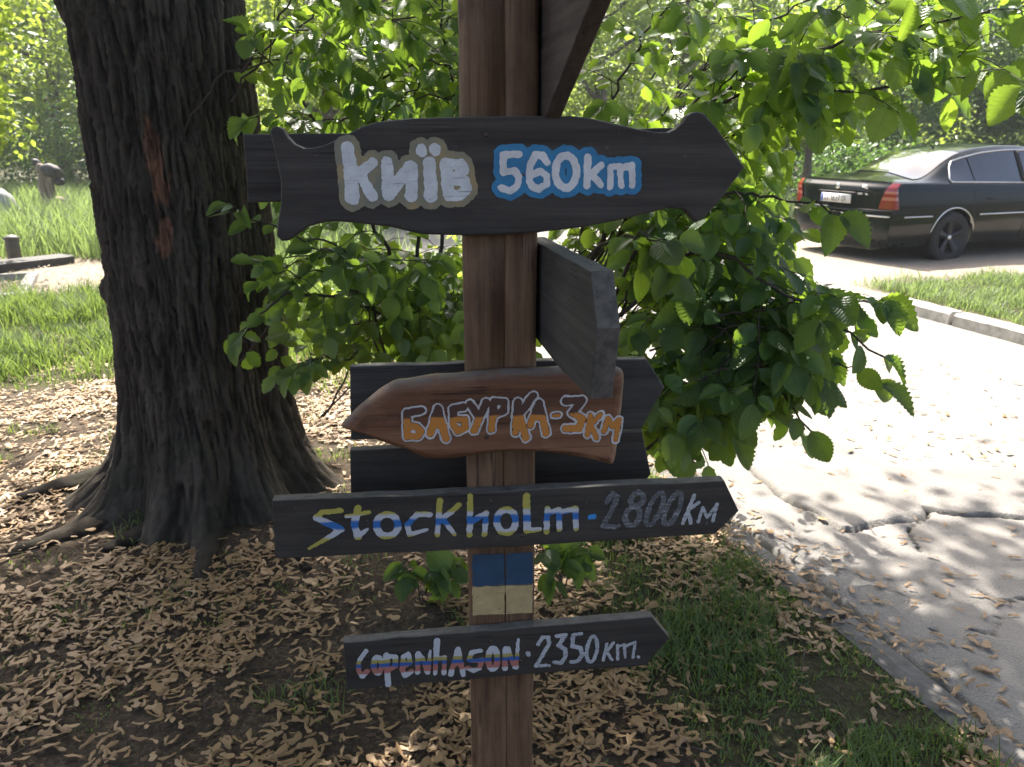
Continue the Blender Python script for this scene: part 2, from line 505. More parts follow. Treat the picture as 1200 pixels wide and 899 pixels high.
M['edge'] = simple('weathered grey concrete', (0.14, 0.13, 0.12), 0.95, nscale=18, var=0.45, bstr=0.6)
M['white'] = paint('worn white paint', (0.66, 0.66, 0.63), 0.22)
M['white_num'] = paint('clean white paint', (0.70, 0.68, 0.64), 0.08)
M['ochre'] = paint('ochre paint', (0.27, 0.225, 0.12), 0.04)
M['cyan'] = paint('sky blue paint', (0.035, 0.205, 0.37), 0.08)

def halo_mat():
    t = NT('ochre and grey halo paint')
    c = t.coord('Object')
    n = t.noise(c, 16, 4)
    col = t.ramp(n, [(0.36, (0.19, 0.185, 0.135)), (0.52, (0.26, 0.225, 0.13)), (0.66, (0.36, 0.255, 0.11))])
    return t.end(t.bsdf(col, 0.6, 0, 0.4, t.bump(t.noise(c, 90, 4), 0.3, 0.002)))
M['halo'] = halo_mat()

# ------------------------------------------------------------------ the lie of the land
def xl(Y): return 1.29 - 0.315 * (np.asarray(Y, float) - 2.09)          # left edge of the asphalt path
def xr(Y): return 4.13 - 0.297 * (np.asarray(Y, float) - 6.28)          # kerb on its right
TREE = np.array([-1.40, 3.52])

def gh(x, y):
    x = np.asarray(x, float); y = np.asarray(y, float)
    d = np.hypot(x - TREE[0], y - TREE[1])
    h = 0.03 * np.exp(-(d / 0.85) ** 2) + 0.045 * (fbm(x * 1.3, y * 1.3, 0, 3, 3) - 0.5) + 0.022 * (vn(x * 7, y * 7, 0, 5) - 0.5)
    l, r = xl(y), xr(y)
    inside = np.minimum(x - l, r - x)
    h = h * sstep(0.0, -0.6, inside) + 0.012 * sstep(0.05, -0.25, inside)
    h = np.where(x > r, h * 0.5 + 0.075 * sstep(0.0, 0.12, x - r), h)
    h = h - 0.05 * sstep(-0.02, 0.03, inside)
    return h * sstep(60, 25, np.hypot(x, y)) + 0.0

def zones(x, y):
    """turf, gravel weights"""
    n = fbm(x * 0.9, y * 0.9, 0, 31, 4) - 0.5
    n2 = fbm(x * 2.6, y * 2.6, 0, 41, 3) - 0.5
    l, r = xl(y), xr(y)
    left = x < l
    turf = np.zeros_like(x)
    # verge between the signpost and the path
    band = sstep(0.62, 0.30, np.abs((l - x) - 0.40) + n2 * 0.5) * sstep(5.4, 4.2, y)
    turf = np.maximum(turf, np.where(left, band * 0.7, 0))
    turf = np.maximum(turf, np.where(left, sstep(5.0, 5.6, y + n * 1.2), 0))
    grav = np.where(left, sstep(8.1, 8.5, y + n * 0.8) * sstep(11.4, 10.9, y + n * 0.8) * sstep(-3.6, -4.6, x + n), 0)
    turf = turf * (1 - grav)
    # right of the kerb: lawn patch, then the gravel the car stands on
    dr = x - r
    g2 = np.where(dr > 0, 1.0, 0)
    lawn = np.where(dr > 0, sstep(0.18, 0.4, dr) * sstep(9.1, 8.4, y + n * 1.2 - (x - 5) * 0.25), 0)
    far = np.where(dr > 0, sstep(15.0, 17.0, y + n), 0)
    lawn = np.maximum(lawn, far)
    turf = np.where(dr > 0, lawn, turf)
    grav = np.where(dr > 0, 1 - lawn, grav)
    return turf, grav

def build_ground():
    def axis(lo, hi, step, far, k):
        a = list(np.arange(lo, hi + 1e-6, step))
        s = step; p = a[-1]; up = []
        while p < far: s *= k; p += s; up.append(p)
        s = step; p = a[0]; dn = []
        while p > -far: s *= k; p -= s; dn.append(p)
        return np.array(dn[::-1] + a + up)
    X = axis(-4.0, 3.4, 0.033, 170, 1.07)
    Y = axis(1.2, 8.0, 0.033, 170, 1.07)
    gx, gy = np.meshgrid(X, Y, indexing='ij')
    x, y = gx.ravel(), gy.ravel()
    z = gh(x, y)
    me = mesh_np('ground', np.stack([x, y, z], -1), grid_faces(len(X), len(Y)), True)
    t, g = zones(x, y)
    for nm, a in (('turf', t), ('gravel', g)):
        at_ = me.attributes.new(nm, 'FLOAT', 'POINT')
        at_.data.foreach_set('value', a.astype(np.float32))
    o = link('ground', me, M['ground'])
    tag(o, kind='structure')
    return o
ground = build_ground()

def build_path():
    cracks = [
        [(880, 548), (897, 566), (915, 582), (930, 590), (960, 607), (985, 624), (1005, 622), (1030, 616), (1062, 610), (1080, 604), (1084, 598), (1110, 602), (1140, 607), (1170, 607), (1215, 609)],
        [(1084, 598), (1068, 622), (1080, 650)],
        [(1150, 690), (1168, 702), (1215, 705)],
        [(1090, 742), (1128, 735), (1160, 742), (1168, 722)],
    ]
    CR = []
    for k, c in enumerate(cracks):
        pts = [gp(*p) for p in c]
        for a, b in zip(pts[:-1], pts[1:]): CR.append((a.x, a.y, b.x, b.y, k))
    ys = list(np.arange(2.0, 6.0, 0.013)); s = 0.013
    while ys[-1] < 45: s *= 1.05; ys.append(ys[-1] + s)
    s = 0.013; dn = []
    p = 2.0
    while p > -6: s *= 1.1; p -= s; dn.append(p)
    Y = np.array(dn[::-1] + ys)
    U = np.linspace(0, 1, 300)
    yy, uu = np.meshgrid(Y, U, indexing='ij')
    edge = 0.05 * (fbm(yy * 2.2, 0 * yy, 0, 61, 4) - 0.5) * 2 * (1 - uu)
    xx = (xl(yy) + edge) * (1 - uu) + (xr(yy) + 0.03) * uu
    x, y = xx.ravel(), yy.ravel()
    z = 0.007 * (fbm(x * 1.6, y * 1.6, 0, 71, 4) - 0.5) + 0.0018 * (vn(x * 30, y * 30, 0, 72) - 0.5)
    d = np.full(x.shape, 9.0); main = np.full(x.shape, 9.0)
    near = (y < 7.5)
    xn, yn = x[near], y[near]
    jx = xn + 0.03 * (vn(xn * 9, yn * 9, 0, 81) - 0.5); jy = yn + 0.05 * (vn(xn * 9, yn * 9, 0, 82) - 0.5)
    dn_ = np.full(xn.shape, 9.0); wid = np.full(xn.shape, 1.0)
    for (ax, ay, bx_, by, k) in CR:
        t = np.clip(((jx - ax) * (bx_ - ax) + (jy - ay) * (by - ay)) / ((bx_ - ax) ** 2 + (by - ay) ** 2), 0, 1)
        dd = np.hypot(jx - ax - t * (bx_ - ax), jy - ay - t * (by - ay)) * (1.0 if k == 0 else 2.2)
        dn_ = np.minimum(dn_, dd)
    d[near] = dn_
    crack = sstep(0.012, 0.004, d)
    # the slab beyond the crack has lifted
    poly = [gp(*p) for p in [(880, 548), (930, 590), (985, 624), (1082, 602), (1215, 609), (1215, 560), (1060, 548)]]
    lift = np.zeros(x.shape)
    inside = np.zeros(x.shape, bool)
    for i in range(len(poly)):
        a, b = poly[i], poly[(i + 1) % len(poly)]
        cond = ((a.y > y) != (b.y > y)) & (x < (b.x - a.x) * (y - a.y) / (b.y - a.y + 1e-12) + a.x)
        inside ^= cond
    lift = np.where(inside, 0.010 * sstep(0.0, 0.02, d) * sstep(0.9, 0.2, d), 0)
    patch = np.where(inside & (x < gp(1085, 600).x), 0.75 * sstep(0.0, 0.03, d), 0)
    z = z + lift - 0.028 * crack
    # broken left edge drops to the soil
    z = z - 0.05 * sstep(0.012, 0.0, uu.ravel())
    me = mesh_np('asphalt_path', np.stack([x, y, z], -1), grid_faces(len(Y), len(U))[:, ::-1], True)
    for nm, a in (('crack', crack), ('patch', patch)):
        at_ = me.attributes.new(nm, 'FLOAT', 'POINT'); at_.data.foreach_set('value', a.astype(np.float32))
    o = link('asphalt_path', me, M['asphalt'])
    tag(o, kind='structure')
build_path()

def build_kerb():
    k = thing('kerb', 'line of cracked concrete kerb stones edging the far side of the path', 'kerb', (float(xr(6.0)), 6.0, 0))
    y = 1.5; i = 0
    while y < 30:
        L = 0.62 + 0.35 * random.random()
        y1 = y + L
        a = Vector((float(xr(y)), y, 0)); b = Vector((float(xr(y1)), y1, 0))
        d = (b - a).normalized(); n = Vector((d.y, -d.x, 0))
        bm = bmesh.new()
        low = 0.07 if y > 7.6 else 0.0
        h = 0.115 - low * (0.4 + 0.6 * random.random())
        nseg = 9
        rows = []
        for q in range(nseg + 1):
            t = q / nseg
            p = a + d * (0.008 + t * (L - 0.016))
            j = lambda: (random.random() - 0.5) * (0.012 if y < 7.6 else 0.03)
            w = 0.15 + (0.05 * random.random() if y > 7.6 else 0)
            rows.append([bm.verts.new(p + n * (-0.0 + j()) + Vector((0, 0, -0.12))), bm.verts.new(p + n * j() + Vector((0, 0, h - 0.02 + j() * 0.5))),
                         bm.verts.new(p + n * (0.022 + j()) + Vector((0, 0, h + j() * 0.5))), bm.verts.new(p + n * (w + j()) + Vector((0, 0, h + j() * 0.5))),
                         bm.verts.new(p + n * w + Vector((0, 0, -0.12)))])
        for q in range(nseg):
            for r in range(4): bm.faces.new((rows[q][r], rows[q][r + 1], rows[q + 1][r + 1], rows[q + 1][r]))
        bm.faces.new(rows[0]); bm.faces.new(rows[-1][::-1])
        me = bm_mesh('kerb_stone', bm)
        me.transform(Matrix.Translation(-k.location))
        link('kerb_stone', me, M['kerb'], k)
        y = y1 + (0.0 if random.random() < 0.8 else 0.05); i += 1
build_kerb()

def build_edging():
    k = thing('path_edging', 'sunken grey concrete edging between the grass verge and the near side of the path', 'edging', (float(xl(2.5)), 2.5, 0))
    y = 0.6
    while y < 5.2:
        L = 0.5 + 0.3 * random.random(); y1 = y + L
        a = Vector((float(xl(y)) - 0.115, y, 0)); b = Vector((float(xl(y1)) - 0.115, y1, 0))
        d = (b - a).normalized(); n = Vector((d.y, -d.x, 0))
        bm = bmesh.new(); rows = []
        tz = (random.random() - 0.5) * 0.012
        for q in range(9):
            p = a + d * (0.006 + q / 8 * (L - 0.012)); j = lambda: (random.random() - 0.5) * 0.012
            rows.append([bm.verts.new(p + Vector((0, 0, -0.1))), bm.verts.new(p + n * j() + Vector((0, 0, 0.010 + tz + j() * .3))),
                         bm.verts.new(p + n * (0.05 + j()) + Vector((0, 0, 0.018 + tz + j() * .3))), bm.verts.new(p + n * (0.105 + j()) + Vector((0, 0, 0.013 + tz + j() * .3))), bm.verts.new(p + n * 0.105 + Vector((0, 0, -0.1)))])
        for q in range(8):
            for r in range(4): bm.faces.new((rows[q][r], rows[q][r + 1], rows[q + 1][r + 1], rows[q + 1][r]))
        bm.faces.new(rows[0]); bm.faces.new(rows[-1][::-1])
        me = bm_mesh('edging_stone', bm); me.transform(Matrix.Translation(-k.location))
        link('edging_stone', me, M['edge'], k)
        y = y1
build_edging()

# ------------------------------------------------------------------ lettering: strokes -> one clean sheet of paint
def seg_field(U, V, segs):
    d = np.full(U.shape, 9.0)
    for (ax, ay, ar, bx_, by, br) in segs:
        L2 = (bx_ - ax) ** 2 + (by - ay) ** 2 + 1e-12
        t = np.clip(((U - ax) * (bx_ - ax) + (V - ay) * (by - ay)) / L2, 0, 1)
        d = np.minimum(d, np.hypot(U - ax - t * (bx_ - ax), V - ay - t * (by - ay)) - (ar + t * (br - ar)))
    return d

def field_mesh(name, u, v, Fd, y0, thick=0.0012):
    """region Fd<0 of the grid as a thin sheet of paint standing `thick` proud of the plane y=y0 (towards -y)"""
    nu, nv = len(u), len(v)
    verts, faces, cache = [], [], {}
    def vert(key, p):
        if key not in cache:
            cache[key] = len(verts); verts.append((p[0], y0 - thick, p[1]))
        return cache[key]
    ins = Fd < 0
    cells = ins[:-1, :-1] | ins[1:, :-1] | ins[1:, 1:] | ins[:-1, 1:]
    bedges = []
    for i, j in np.argwhere(cells):
        c = [(i, j), (i + 1, j), (i + 1, j + 1), (i, j + 1)]
        poly = []
        for q in range(4):
            a, b = c[q], c[(q + 1) % 4]
            fa, fb = Fd[a], Fd[b]
            if fa < 0: poly.append(vert(a, (u[a[0]], v[a[1]])))
            if (fa < 0) != (fb < 0):
                t = fa / (fa - fb)
                key = (min(a, b), max(a, b), 'e')
                poly.append(vert(key, (u[a[0]] + t * (u[b[0]] - u[a[0]]), v[a[1]] + t * (v[b[1]] - v[a[1]]))))
        if len(poly) >= 3: faces.append(poly)
    me = bpy.data.meshes.new(name)
    me.from_pydata(verts, [], faces)
    me.update()
    return me

def ell(cx, cy, rx, ry, shear=0.0, n=18, a0=0, a1=2 * math.pi):
    out = []
    for i in range(n + 1):
        a = a0 + (a1 - a0) * i / n
        x, y = rx * math.cos(a), ry * math.sin(a)
        out.append((cx + x - shear * y, cy + y))
    return out

# each entry: (crop origin x, y, crop scale, [(points, radius or (r0, r1)), ...]) read off the photograph
TXT = {}
TXT['kyiv'] = (380, 150, 6.0, [
    ([(165, 145), (190, 330), (200, 490)], (44, 48)), ([(345, 245), (250, 320)], 34), ([(250, 320), (335, 480)], 36),
    ([(440, 245), (452, 465)], 42), ([(455, 460), (600, 280)], 44), ([(615, 275), (612, 480)], 42),
    ([(683, 160), (684, 162)], 40), ([(777, 152), (778, 154)], 38),
    ([(740, 245), (750, 480)], (42, 46)),
    ([(855, 260), (875, 470)], 42), ([(855, 250), (960, 255), (980, 300), (930, 345), (880, 355)], 36),
    ([(880, 365), (985, 375), (1000, 425), (950, 475), (875, 475)], 36)])
TXT['n560'] = (560, 150, 5.4545, [
    ([(262, 167), (162, 172), (162, 285), (235, 272), (262, 320), (250, 372), (205, 402), (148, 382)], 23),
    ([(442, 222), (412, 172), (365, 172), (332, 240), (328, 340), (350, 378), (390, 390), (440, 360), (440, 305), (400, 278), (345, 300)], 23),
    (ell(562, 280, 68, 104), 25),
    ([(700, 188), (698, 365)], 25), ([(786, 238), (722, 295), (784, 362)], 23),
    ([(848, 250), (842, 378)], 21), ([(848, 252), (905, 245), (915, 368)], 21), ([(918, 255), (985, 240), (986, 365)], 22)])
TXT['baburka'] = (450, 430, 4.0, [
    ([(175, 203), (108, 215), (108, 325), (160, 325), (172, 300), (150, 278), (112, 280)], 15),
    ([(217, 312), (252, 195), (290, 335)], 16), ([(228, 275), (282, 275)], 13),
    ([(375, 187), (325, 195), (325, 270), (345, 300), (380, 285), (380, 245), (330, 245)], 15),
    ([(402, 172), (440, 225)], 15), ([(478, 165), (422, 298)], 15),
    ([(503, 292), (515, 163)], 15), ([(515, 160), (562, 165), (562, 205), (518, 222)], 14),
    ([(615, 305), (628, 165)], 16), ([(698, 135), (632, 225)], 16), ([(635, 225), (665, 332)], 16),
    ([(685, 272), (726, 168), (760, 310)], 15), ([(702, 238), (745, 238)], 12),
    ([(795, 226), (818, 224)], 9),
    ([(850, 158), (928, 155), (882, 215), (930, 242), (912, 288), (850, 288)], 16),
    ([(968, 225), (952, 318)], 11), ([(1015, 222), (968, 270), (995, 332)], 11),
    ([(1030, 300), (1048, 240), (1072, 278), (1102, 245), (1085, 340)], 11)])
def s2(pts, dx=1115.0 - 0):  # second crop of the same board, brought to the first crop's frame
    return pts
TXT['stockholm'] = (340, 560, 4.2857, [
    ([(255, 163), (160, 172), (132, 200)], 15), ([(132, 200), (250, 255)], (17, 22)), ([(255, 258), (190, 300), (95, 355)], (20, 7)),
    ([(340, 152), (322, 235), (342, 295)], 19), ([(342, 295), (388, 255)], (18, 7)), ([(283, 192), (395, 172)], (11, 12)),
    (ell(488, 237, 54, 55), 19),
    ([(700, 182), (640, 180), (588, 235), (600, 282)], 16), ([(600, 282), (688, 260)], (16, 8)),
    ([(752, 112), (740, 288)], (17, 13)), ([(848, 135), (752, 215)], (14, 17)), ([(770, 210), (825, 282)], (15, 12)),
    ([(905, 92), (900, 285)], 16), ([(905, 222), (985, 175), (975, 282)], 15),
    (ell(1085, 216, 48, 58), 19)])
TXT['stockholm2'] = (600, 550, 4.2857, [
    ([(72, 135), (75, 305)], 19), ([(75, 308), (138, 300)], (17, 13)),
    ([(178, 195), (172, 312)], 15), ([(178, 222), (235, 200), (238, 300)], 15), ([(245, 215), (318, 195), (322, 298)], 15)])
TXT['dot4'] = (600, 550, 4.2857, [([(392, 240), (412, 236)], 13), ([(390, 236), (412, 232)], 11)])
TXT['n2800'] = (600, 550, 4.2857, [
    ([(475, 165), (505, 120), (530, 135), (515, 175), (455, 285), (515, 288)], 14), ([(533, 282), (534, 283)], 10),
    (ell(628, 150, 32, 34, 0.2), 15), (ell(605, 235, 36, 48, 0.2), 15),
    (ell(716, 198, 32, 80, 0.38), 14), (ell(806, 196, 32, 80, 0.38), 14)])
TXT['km4'] = (600, 550, 4.2857, [
    ([(915, 128), (858, 268)], (10, 11)), ([(938, 165), (882, 205), (898, 268)], 10),
    ([(935, 262), (957, 190), (978, 242), (1030, 175), (1008, 258)], 9)])
TXT['copenhagen'] = (400, 710, 5.4545, [
    ([(158, 285), (112, 355), (110, 415), (135, 447), (165, 415)], (13, 17)),
    (ell(232, 378, 25, 52), 17),
    ([(288, 312), (300, 500)], 19), ([(295, 318), (345, 325), (345, 385), (305, 405)], 16),
    ([(400, 385), (440, 360), (425, 305), (398, 325), (388, 400), (408, 448), (448, 415)], 15),
    ([(490, 300), (488, 425)], 15), ([(492, 300), (520, 330), (548, 425)], 13), ([(568, 288), (555, 425)], (8, 14)),
    ([(612, 222), (600, 430)], (20, 13)), ([(610, 340), (660, 328), (655, 430)], 14),
    ([(700, 435), (745, 275), (778, 440)], 16), ([(715, 375), (770, 365)], 14),
    ([(888, 285), (835, 295), (815, 345), (870, 350), (898, 340), (885, 395), (845, 412), (805, 395)], 15),
    (ell(968, 335, 28, 66), 19),
    ([(1050, 270), (1045, 400)], 17), ([(1062, 270), (1108, 388)], 15), ([(1130, 212), (1118, 390)], (8, 15))])
TXT['n2350'] = (590, 700, 5.714, [
    ([(166, 372), (168, 384)], 16),
    ([(232, 312), (262, 265), (300, 268), (305, 310), (218, 458), (285, 452)], 14), ([(305, 455), (306, 456)], 11),
    ([(355, 258), (418, 248), (368, 318), (412, 345), (412, 400), (385, 438), (342, 432)], 15),
    ([(520, 240), (465, 252), (460, 325), (515, 335), (528, 380), (500, 425), (452, 432)], 14),
    (ell(592, 345, 34, 86, 0.12), 13),
    ([(690, 312), (668, 420)], 11), ([(738, 300), (690, 362), (728, 420)], 11),
    ([(762, 318), (765, 412)], 10), ([(768, 328), (808, 312), (814, 402)], 10), ([(820, 325), (882, 298), (866, 402)], 10),
    ([(904, 395), (905, 400)], 10)])

# ------------------------------------------------------------------ the signpost
YAW = R(5.0)
D = 1.55
AX = Vector((math.cos(YAW), math.sin(YAW), 0)); NX = Vector((math.sin(YAW), -math.cos(YAW), 0))   # along the boards; towards the viewer
pf = on_plane(587, 300, Vector((0, D, 0)), Vector((0, 1, 0)))
PW, PD = 0.142, 0.142
PC = Vector((pf.x, D, 0)) - NX * (PD / 2)                       # post centre on the ground
post = thing('signpost', 'tall brown wooden signpost with hand painted arrow boards nailed to all its sides', 'signpost', (PC.x, PC.y, 0))
BASIS = Matrix(((AX.x, -NX.x, 0, 0), (AX.y, -NX.y, 0, 0), (0, 0, 1, 0), (0, 0, 0, 1)))          # local x along board, y away from the viewer

def build_post():
    # cross-section with a drying crack down the front, swept up with slight waviness
    w, d = PW / 2, PD / 2
    c = 0.008
    prof = [(-w + c, -d), (0.0052, -d), (0.0064, -d + 0.010), (0.0076, -d), (w - c, -d), (w, -d + c), (w, d - c), (w - c, d), (-w + c, d), (-w, d - c), (-w, -d + c)]
    zs = np.linspace(-0.35, 2.75, 120)
    v = []
    for i, z in enumerate(zs):
        j = 0.0022 * (vn(np.array([z * 9.0]), np.array([3.0]))[0] - 0.5)
        for q, (x, y) in enumerate(prof):
            jj = 0.0028 * (vn(np.array([z * 14.0]), np.array([q * 3.7]))[0] - 0.5)
            cx = 0.003 * math.sin(z * 5) if q in (1, 2, 3) else 0
            v.append((x + jj + cx, y + j + (jj if q != 2 else 0), z))
    n = len(prof)
    v = np.array(v)
    i = np.arange(len(zs) - 1)[:, None]; j = np.arange(n)[None, :]
    f = np.stack([i * n + j, i * n + (j + 1) % n, (i + 1) * n + (j + 1) % n, (i + 1) * n + j], -1).reshape(-1, 4)
    me = mesh_np('post', v, [f, np.array([list(range(n))[::-1]]), np.array([[(len(zs) - 1) * n + q for q in range(n)]])])
    link('post', me, M['post'], post, mat=BASIS)
build_post()

def plane_local(px, py, off):
    """pixel -> (u, z) on the plane `off` metres in front of the post's front face"""
    p0 = PC + NX * (PD / 2 + off)
    p = on_plane(px, py, p0, NX)
    r = p - PC
    return r.dot(AX), p.z

def board(name, outline, off, thick, mat, bevel=0.003, label=None, wobble=0.0, dz=0.0, jitter=0.0015):
    """front face `off` m in front of the post's front; outline in photograph pixels"""
    pts = [plane_local(px, py, off) for px, py in outline]
    return board_uz(name, pts, -PD / 2 - off, thick, mat, bevel, label, jitter)

def board_uz(name, pts, y0, thick, mat, bevel=0.003, label=None, jitter=0.0015, parent=None, mtx=None):
    # subdivide long edges a little so the outline is hand-sawn
    P = []
    for (a, b), (c, d) in zip(pts, pts[1:] + pts[:1]):
        n = max(1, int(math.hypot(c - a, d - b) / 0.05))
        for q in range(n):
            t = q / n
            j = jitter if q else 0
            P.append((a + (c - a) * t + random.uniform(-j, j), b + (d - b) * t + random.uniform(-j, j)))
    bm = bmesh.new()
    fr = [bm.verts.new((x, y0, z)) for x, z in P]
    bk = [bm.verts.new((x, y0 + thick, z)) for x, z in P]
    bm.faces.new(fr); bm.faces.new(bk[::-1])
    n = len(P)
    for i in range(n): bm.faces.new((fr[i], bk[i], bk[(i + 1) % n], fr[(i + 1) % n]))
    bmesh.ops.recalc_face_normals(bm, faces=bm.faces[:])
    if bevel:
        rim = [e for e in bm.edges if (e.verts[0].co.y == e.verts[1].co.y)]
        bmesh.ops.bevel(bm, geom=rim, offset=bevel, segments=2, affect='EDGES', profile=0.5)
    bmesh.ops.triangulate(bm, faces=[f for f in bm.faces if len(f.verts) > 4])
    me = bm_mesh(name, bm)
    o = link(name, me, mat, parent or post, mat=mtx or BASIS)
    if label: o['label'] = label
    return o

def lettering(parent, keys, off, mat, name, grow=0.0, inner=None, rough=0.0009, thick=0.0012, seed=1, res=0.0018, label=None):
    """paint on the board's front; parent is the board (same local frame)"""
    segs = []
    for key in keys:
        ox, oy, sc, strokes = TXT[key]
        for pts, r in strokes:
            r0, r1 = r if isinstance(r, tuple) else (r, r)
            n = len(pts)
            L = [(plane_local(ox + x / sc, oy + y / sc, off)) for x, y in pts]
            a = plane_local(ox, oy, off); b = plane_local(ox + 100 / sc, oy, off)
            k = math.hypot(b[0] - a[0], b[1] - a[1]) / 100.0
            if n == 1: L = L * 2
            for i in range(len(L) - 1):
                ra = (r0 + (r1 - r0) * i / max(1, n - 1)) * k; rb = (r0 + (r1 - r0) * (i + 1) / max(1, n - 1)) * k
                segs.append((*L[i], ra, *L[i + 1], rb))
    sa = np.array(segs)
    pad = 0.03 + grow
    u = np.arange(min(sa[:, 0].min(), sa[:, 3].min()) - pad, max(sa[:, 0].max(), sa[:, 3].max()) + pad, res)
    v = np.arange(min(sa[:, 1].min(), sa[:, 4].min()) - pad, max(sa[:, 1].max(), sa[:, 4].max()) + pad, res)
    U, V = np.meshgrid(u, v, indexing='ij')
    Fd = seg_field(U, V, segs) + rough * 2 * (fbm(U * 140, V * 140, 0, seed, 3) - 0.5) * 2
    if inner is not None:                       # a ring: between inner and grow
        g = np.maximum(Fd - grow, inner - Fd)
    else:
        g = Fd - grow
    me = field_mesh(name, u, v, g, -PD / 2 - off, thick)
    o = link(name, me, mat, parent)
    if label: o['label'] = label
    return o

# upper back board, seen past both ends of the big arrow
board('sign_board', [(284, 157), (560, 154), (800, 150), (815, 180), (800, 226), (560, 232), (290, 238)], -PD - 0.001, 0.03, M['board'], label='plain dark board nailed behind the big arrow')
# lower back boards
board('sign_board', [(410, 430), (600, 424), (758, 421), (779, 454), (752, 503), (600, 508), (411, 516)], -PD - 0.001, 0.026, M['board_grey'], label='grey speckled arrow board behind the post, pointing right')
board('sign_board', [(410, 528), (600, 516), (753, 506), (763, 556), (740, 585), (411, 600)], -PD - 0.001, 0.026, M['board'], label='dark board low behind the post, cut off square')

# the big arrow
KO = 0.031
kb = board('sign_board', [(316, 153), (319, 149), (325, 148), (331, 151), (337, 161), (345, 169), (356, 174), (370, 173), (383, 169), (409, 156), (425, 148), (441, 143), (484, 138.5), (543, 137), (610, 136), (671, 136),
     (690, 138), (708, 142), (730, 147), (751, 152), (770, 155), (785, 155), (793, 151), (801, 143), (806, 136), (812, 132), (818, 131), (825, 133), (839, 148), (873, 196), (841, 239), (824, 257), (818, 260), (812, 257),
     (805, 248), (799, 245), (783, 244), (740, 255), (687, 266), (628, 273), (590, 275), (548, 276.5), (495, 275), (457, 266), (420, 262), (400, 260), (383, 260), (361, 266), (345, 278), (338, 282), (330, 283), (324, 277), (325, 262), (329, 238), (329, 212), (323, 182)],
     KO, 0.03, M['board'], bevel=0.004, label='big dark arrow board with curved fishtail ends, lettered in white with ochre and blue halos', jitter=0.0006)
lettering(kb, ['kyiv'], KO, M['halo'], 'lettering_halo', grow=0.0125, seed=3, rough=0.0014, label='ochre halo round the first word')
lettering(kb, ['n560'], KO, M['cyan'], 'lettering_halo', grow=0.0115, seed=4, rough=0.0012, label='sky blue halo round the distance')
lettering(kb, ['kyiv'], KO, M['white'], 'lettering', grow=0.0010, thick=0.0022, seed=5, rough=0.0013, label='white hand painted word')
lettering(kb, ['n560'], KO, M['white_num'], 'lettering', thick=0.0022, seed=6, label='white hand painted distance')

# the brown slab
BO = 0.045
def build_slab():
    out = [(400, 503), (412, 490), (430, 474), (457, 455), (480, 450), (510, 446), (560, 441), (600, 438.5), (650, 436), (690, 434.5), (718, 434.5), (729, 438), (732, 447), (731, 465), (728, 492), (725, 516), (721, 543), (716, 546),
           (700, 542), (675, 537), (650, 534), (625, 532.5), (600, 532.5), (575, 534), (550, 537), (525, 540), (505, 541), (490, 537), (475, 530), (455, 523), (435, 516), (415, 509)]
    pts = [plane_local(px, py, BO) for px, py in out]
    P = catmull(pts + pts[:1], 160)[:-1]
    P = [(p[0], p[1]) for p in P]
    bm = bmesh.new()
    y0 = -PD / 2 - BO
    cz = sum(p[1] for p in P) / len(P)
    cu = sum(p[0] for p in P) / len(P)
    rings = []
    for k, (ins, dy) in enumerate(((0.0, 0.045), (-0.002, 0.024), (0.001, 0.012), (0.006, 0.004), (0.012, 0.0))):
        r = []
        for (x, z) in P:
            # move inwards mostly vertically: a rounded waney edge
            sx = 1 - ins / 0.17; sz = 1 - ins / 0.048 * 0.8
            jig = 0.0035 * (vn(np.array([x * 22.0]), np.array([z * 40.0 + k]))[0] - 0.5) * (1 if k < 4 else 0.2)
            r.append(bm.verts.new((cu + (x - cu) * sx, y0 + dy + (jig if k < 4 else 0), cz + (z - cz) * sz + jig)))
        rings.append(r)
    n = len(P)
    for a, b in zip(rings[:-1], rings[1:]):
        for i in range(n): bm.faces.new((a[i], a[(i + 1) % n], b[(i + 1) % n], b[i]))
    bm.faces.new(rings[0]); bm.faces.new(rings[-1])
    bmesh.ops.recalc_face_normals(bm, faces=bm.faces[:])
    for f in bm.faces: f.smooth = len(f.verts) == 4
    bmesh.ops.triangulate(bm, faces=[f for f in bm.faces if len(f.verts) > 4])
    me = bpy.data.meshes.new('sign_board'); bm.to_mesh(me); bm.free()
    o = link('sign_board', me, M['slab'], post, mat=BASIS)
    o['label'] = 'thick brown natural edged slab pointing left, orange letters outlined in white'
    return o
sb = build_slab()
z_lo = plane_local(600, 510, BO)[1]; z_hi = plane_local(600, 470, BO)[1]
ORB = (0.52, 0.20, 0.035); BRN = (0.085, 0.040, 0.026)
zz = lambda py: plane_local(590, py, BO)[1]
M['orange'] = paint('orange over brown letters', ORB, 0.12, (0.09, 0.04, 0.025), bands=[(zz(530), ORB), (zz(487), BRN), (zz(450), BRN)])
lettering(sb, ['baburka'], BO, M['orange'], 'lettering', grow=0.0008, seed=8, thick=0.0012, label='letters filled orange in their lower half')
M['outline'] = paint('thin white outline paint', (0.55, 0.53, 0.50), 0.20, (0.09, 0.04, 0.025))
lettering(sb, ['baburka'], BO, M['outline'], 'lettering_outline', grow=0.0050, inner=0.0014, seed=9, rough=0.0009, thick=0.0018, res=0.0014, label='white outline round the orange letters')

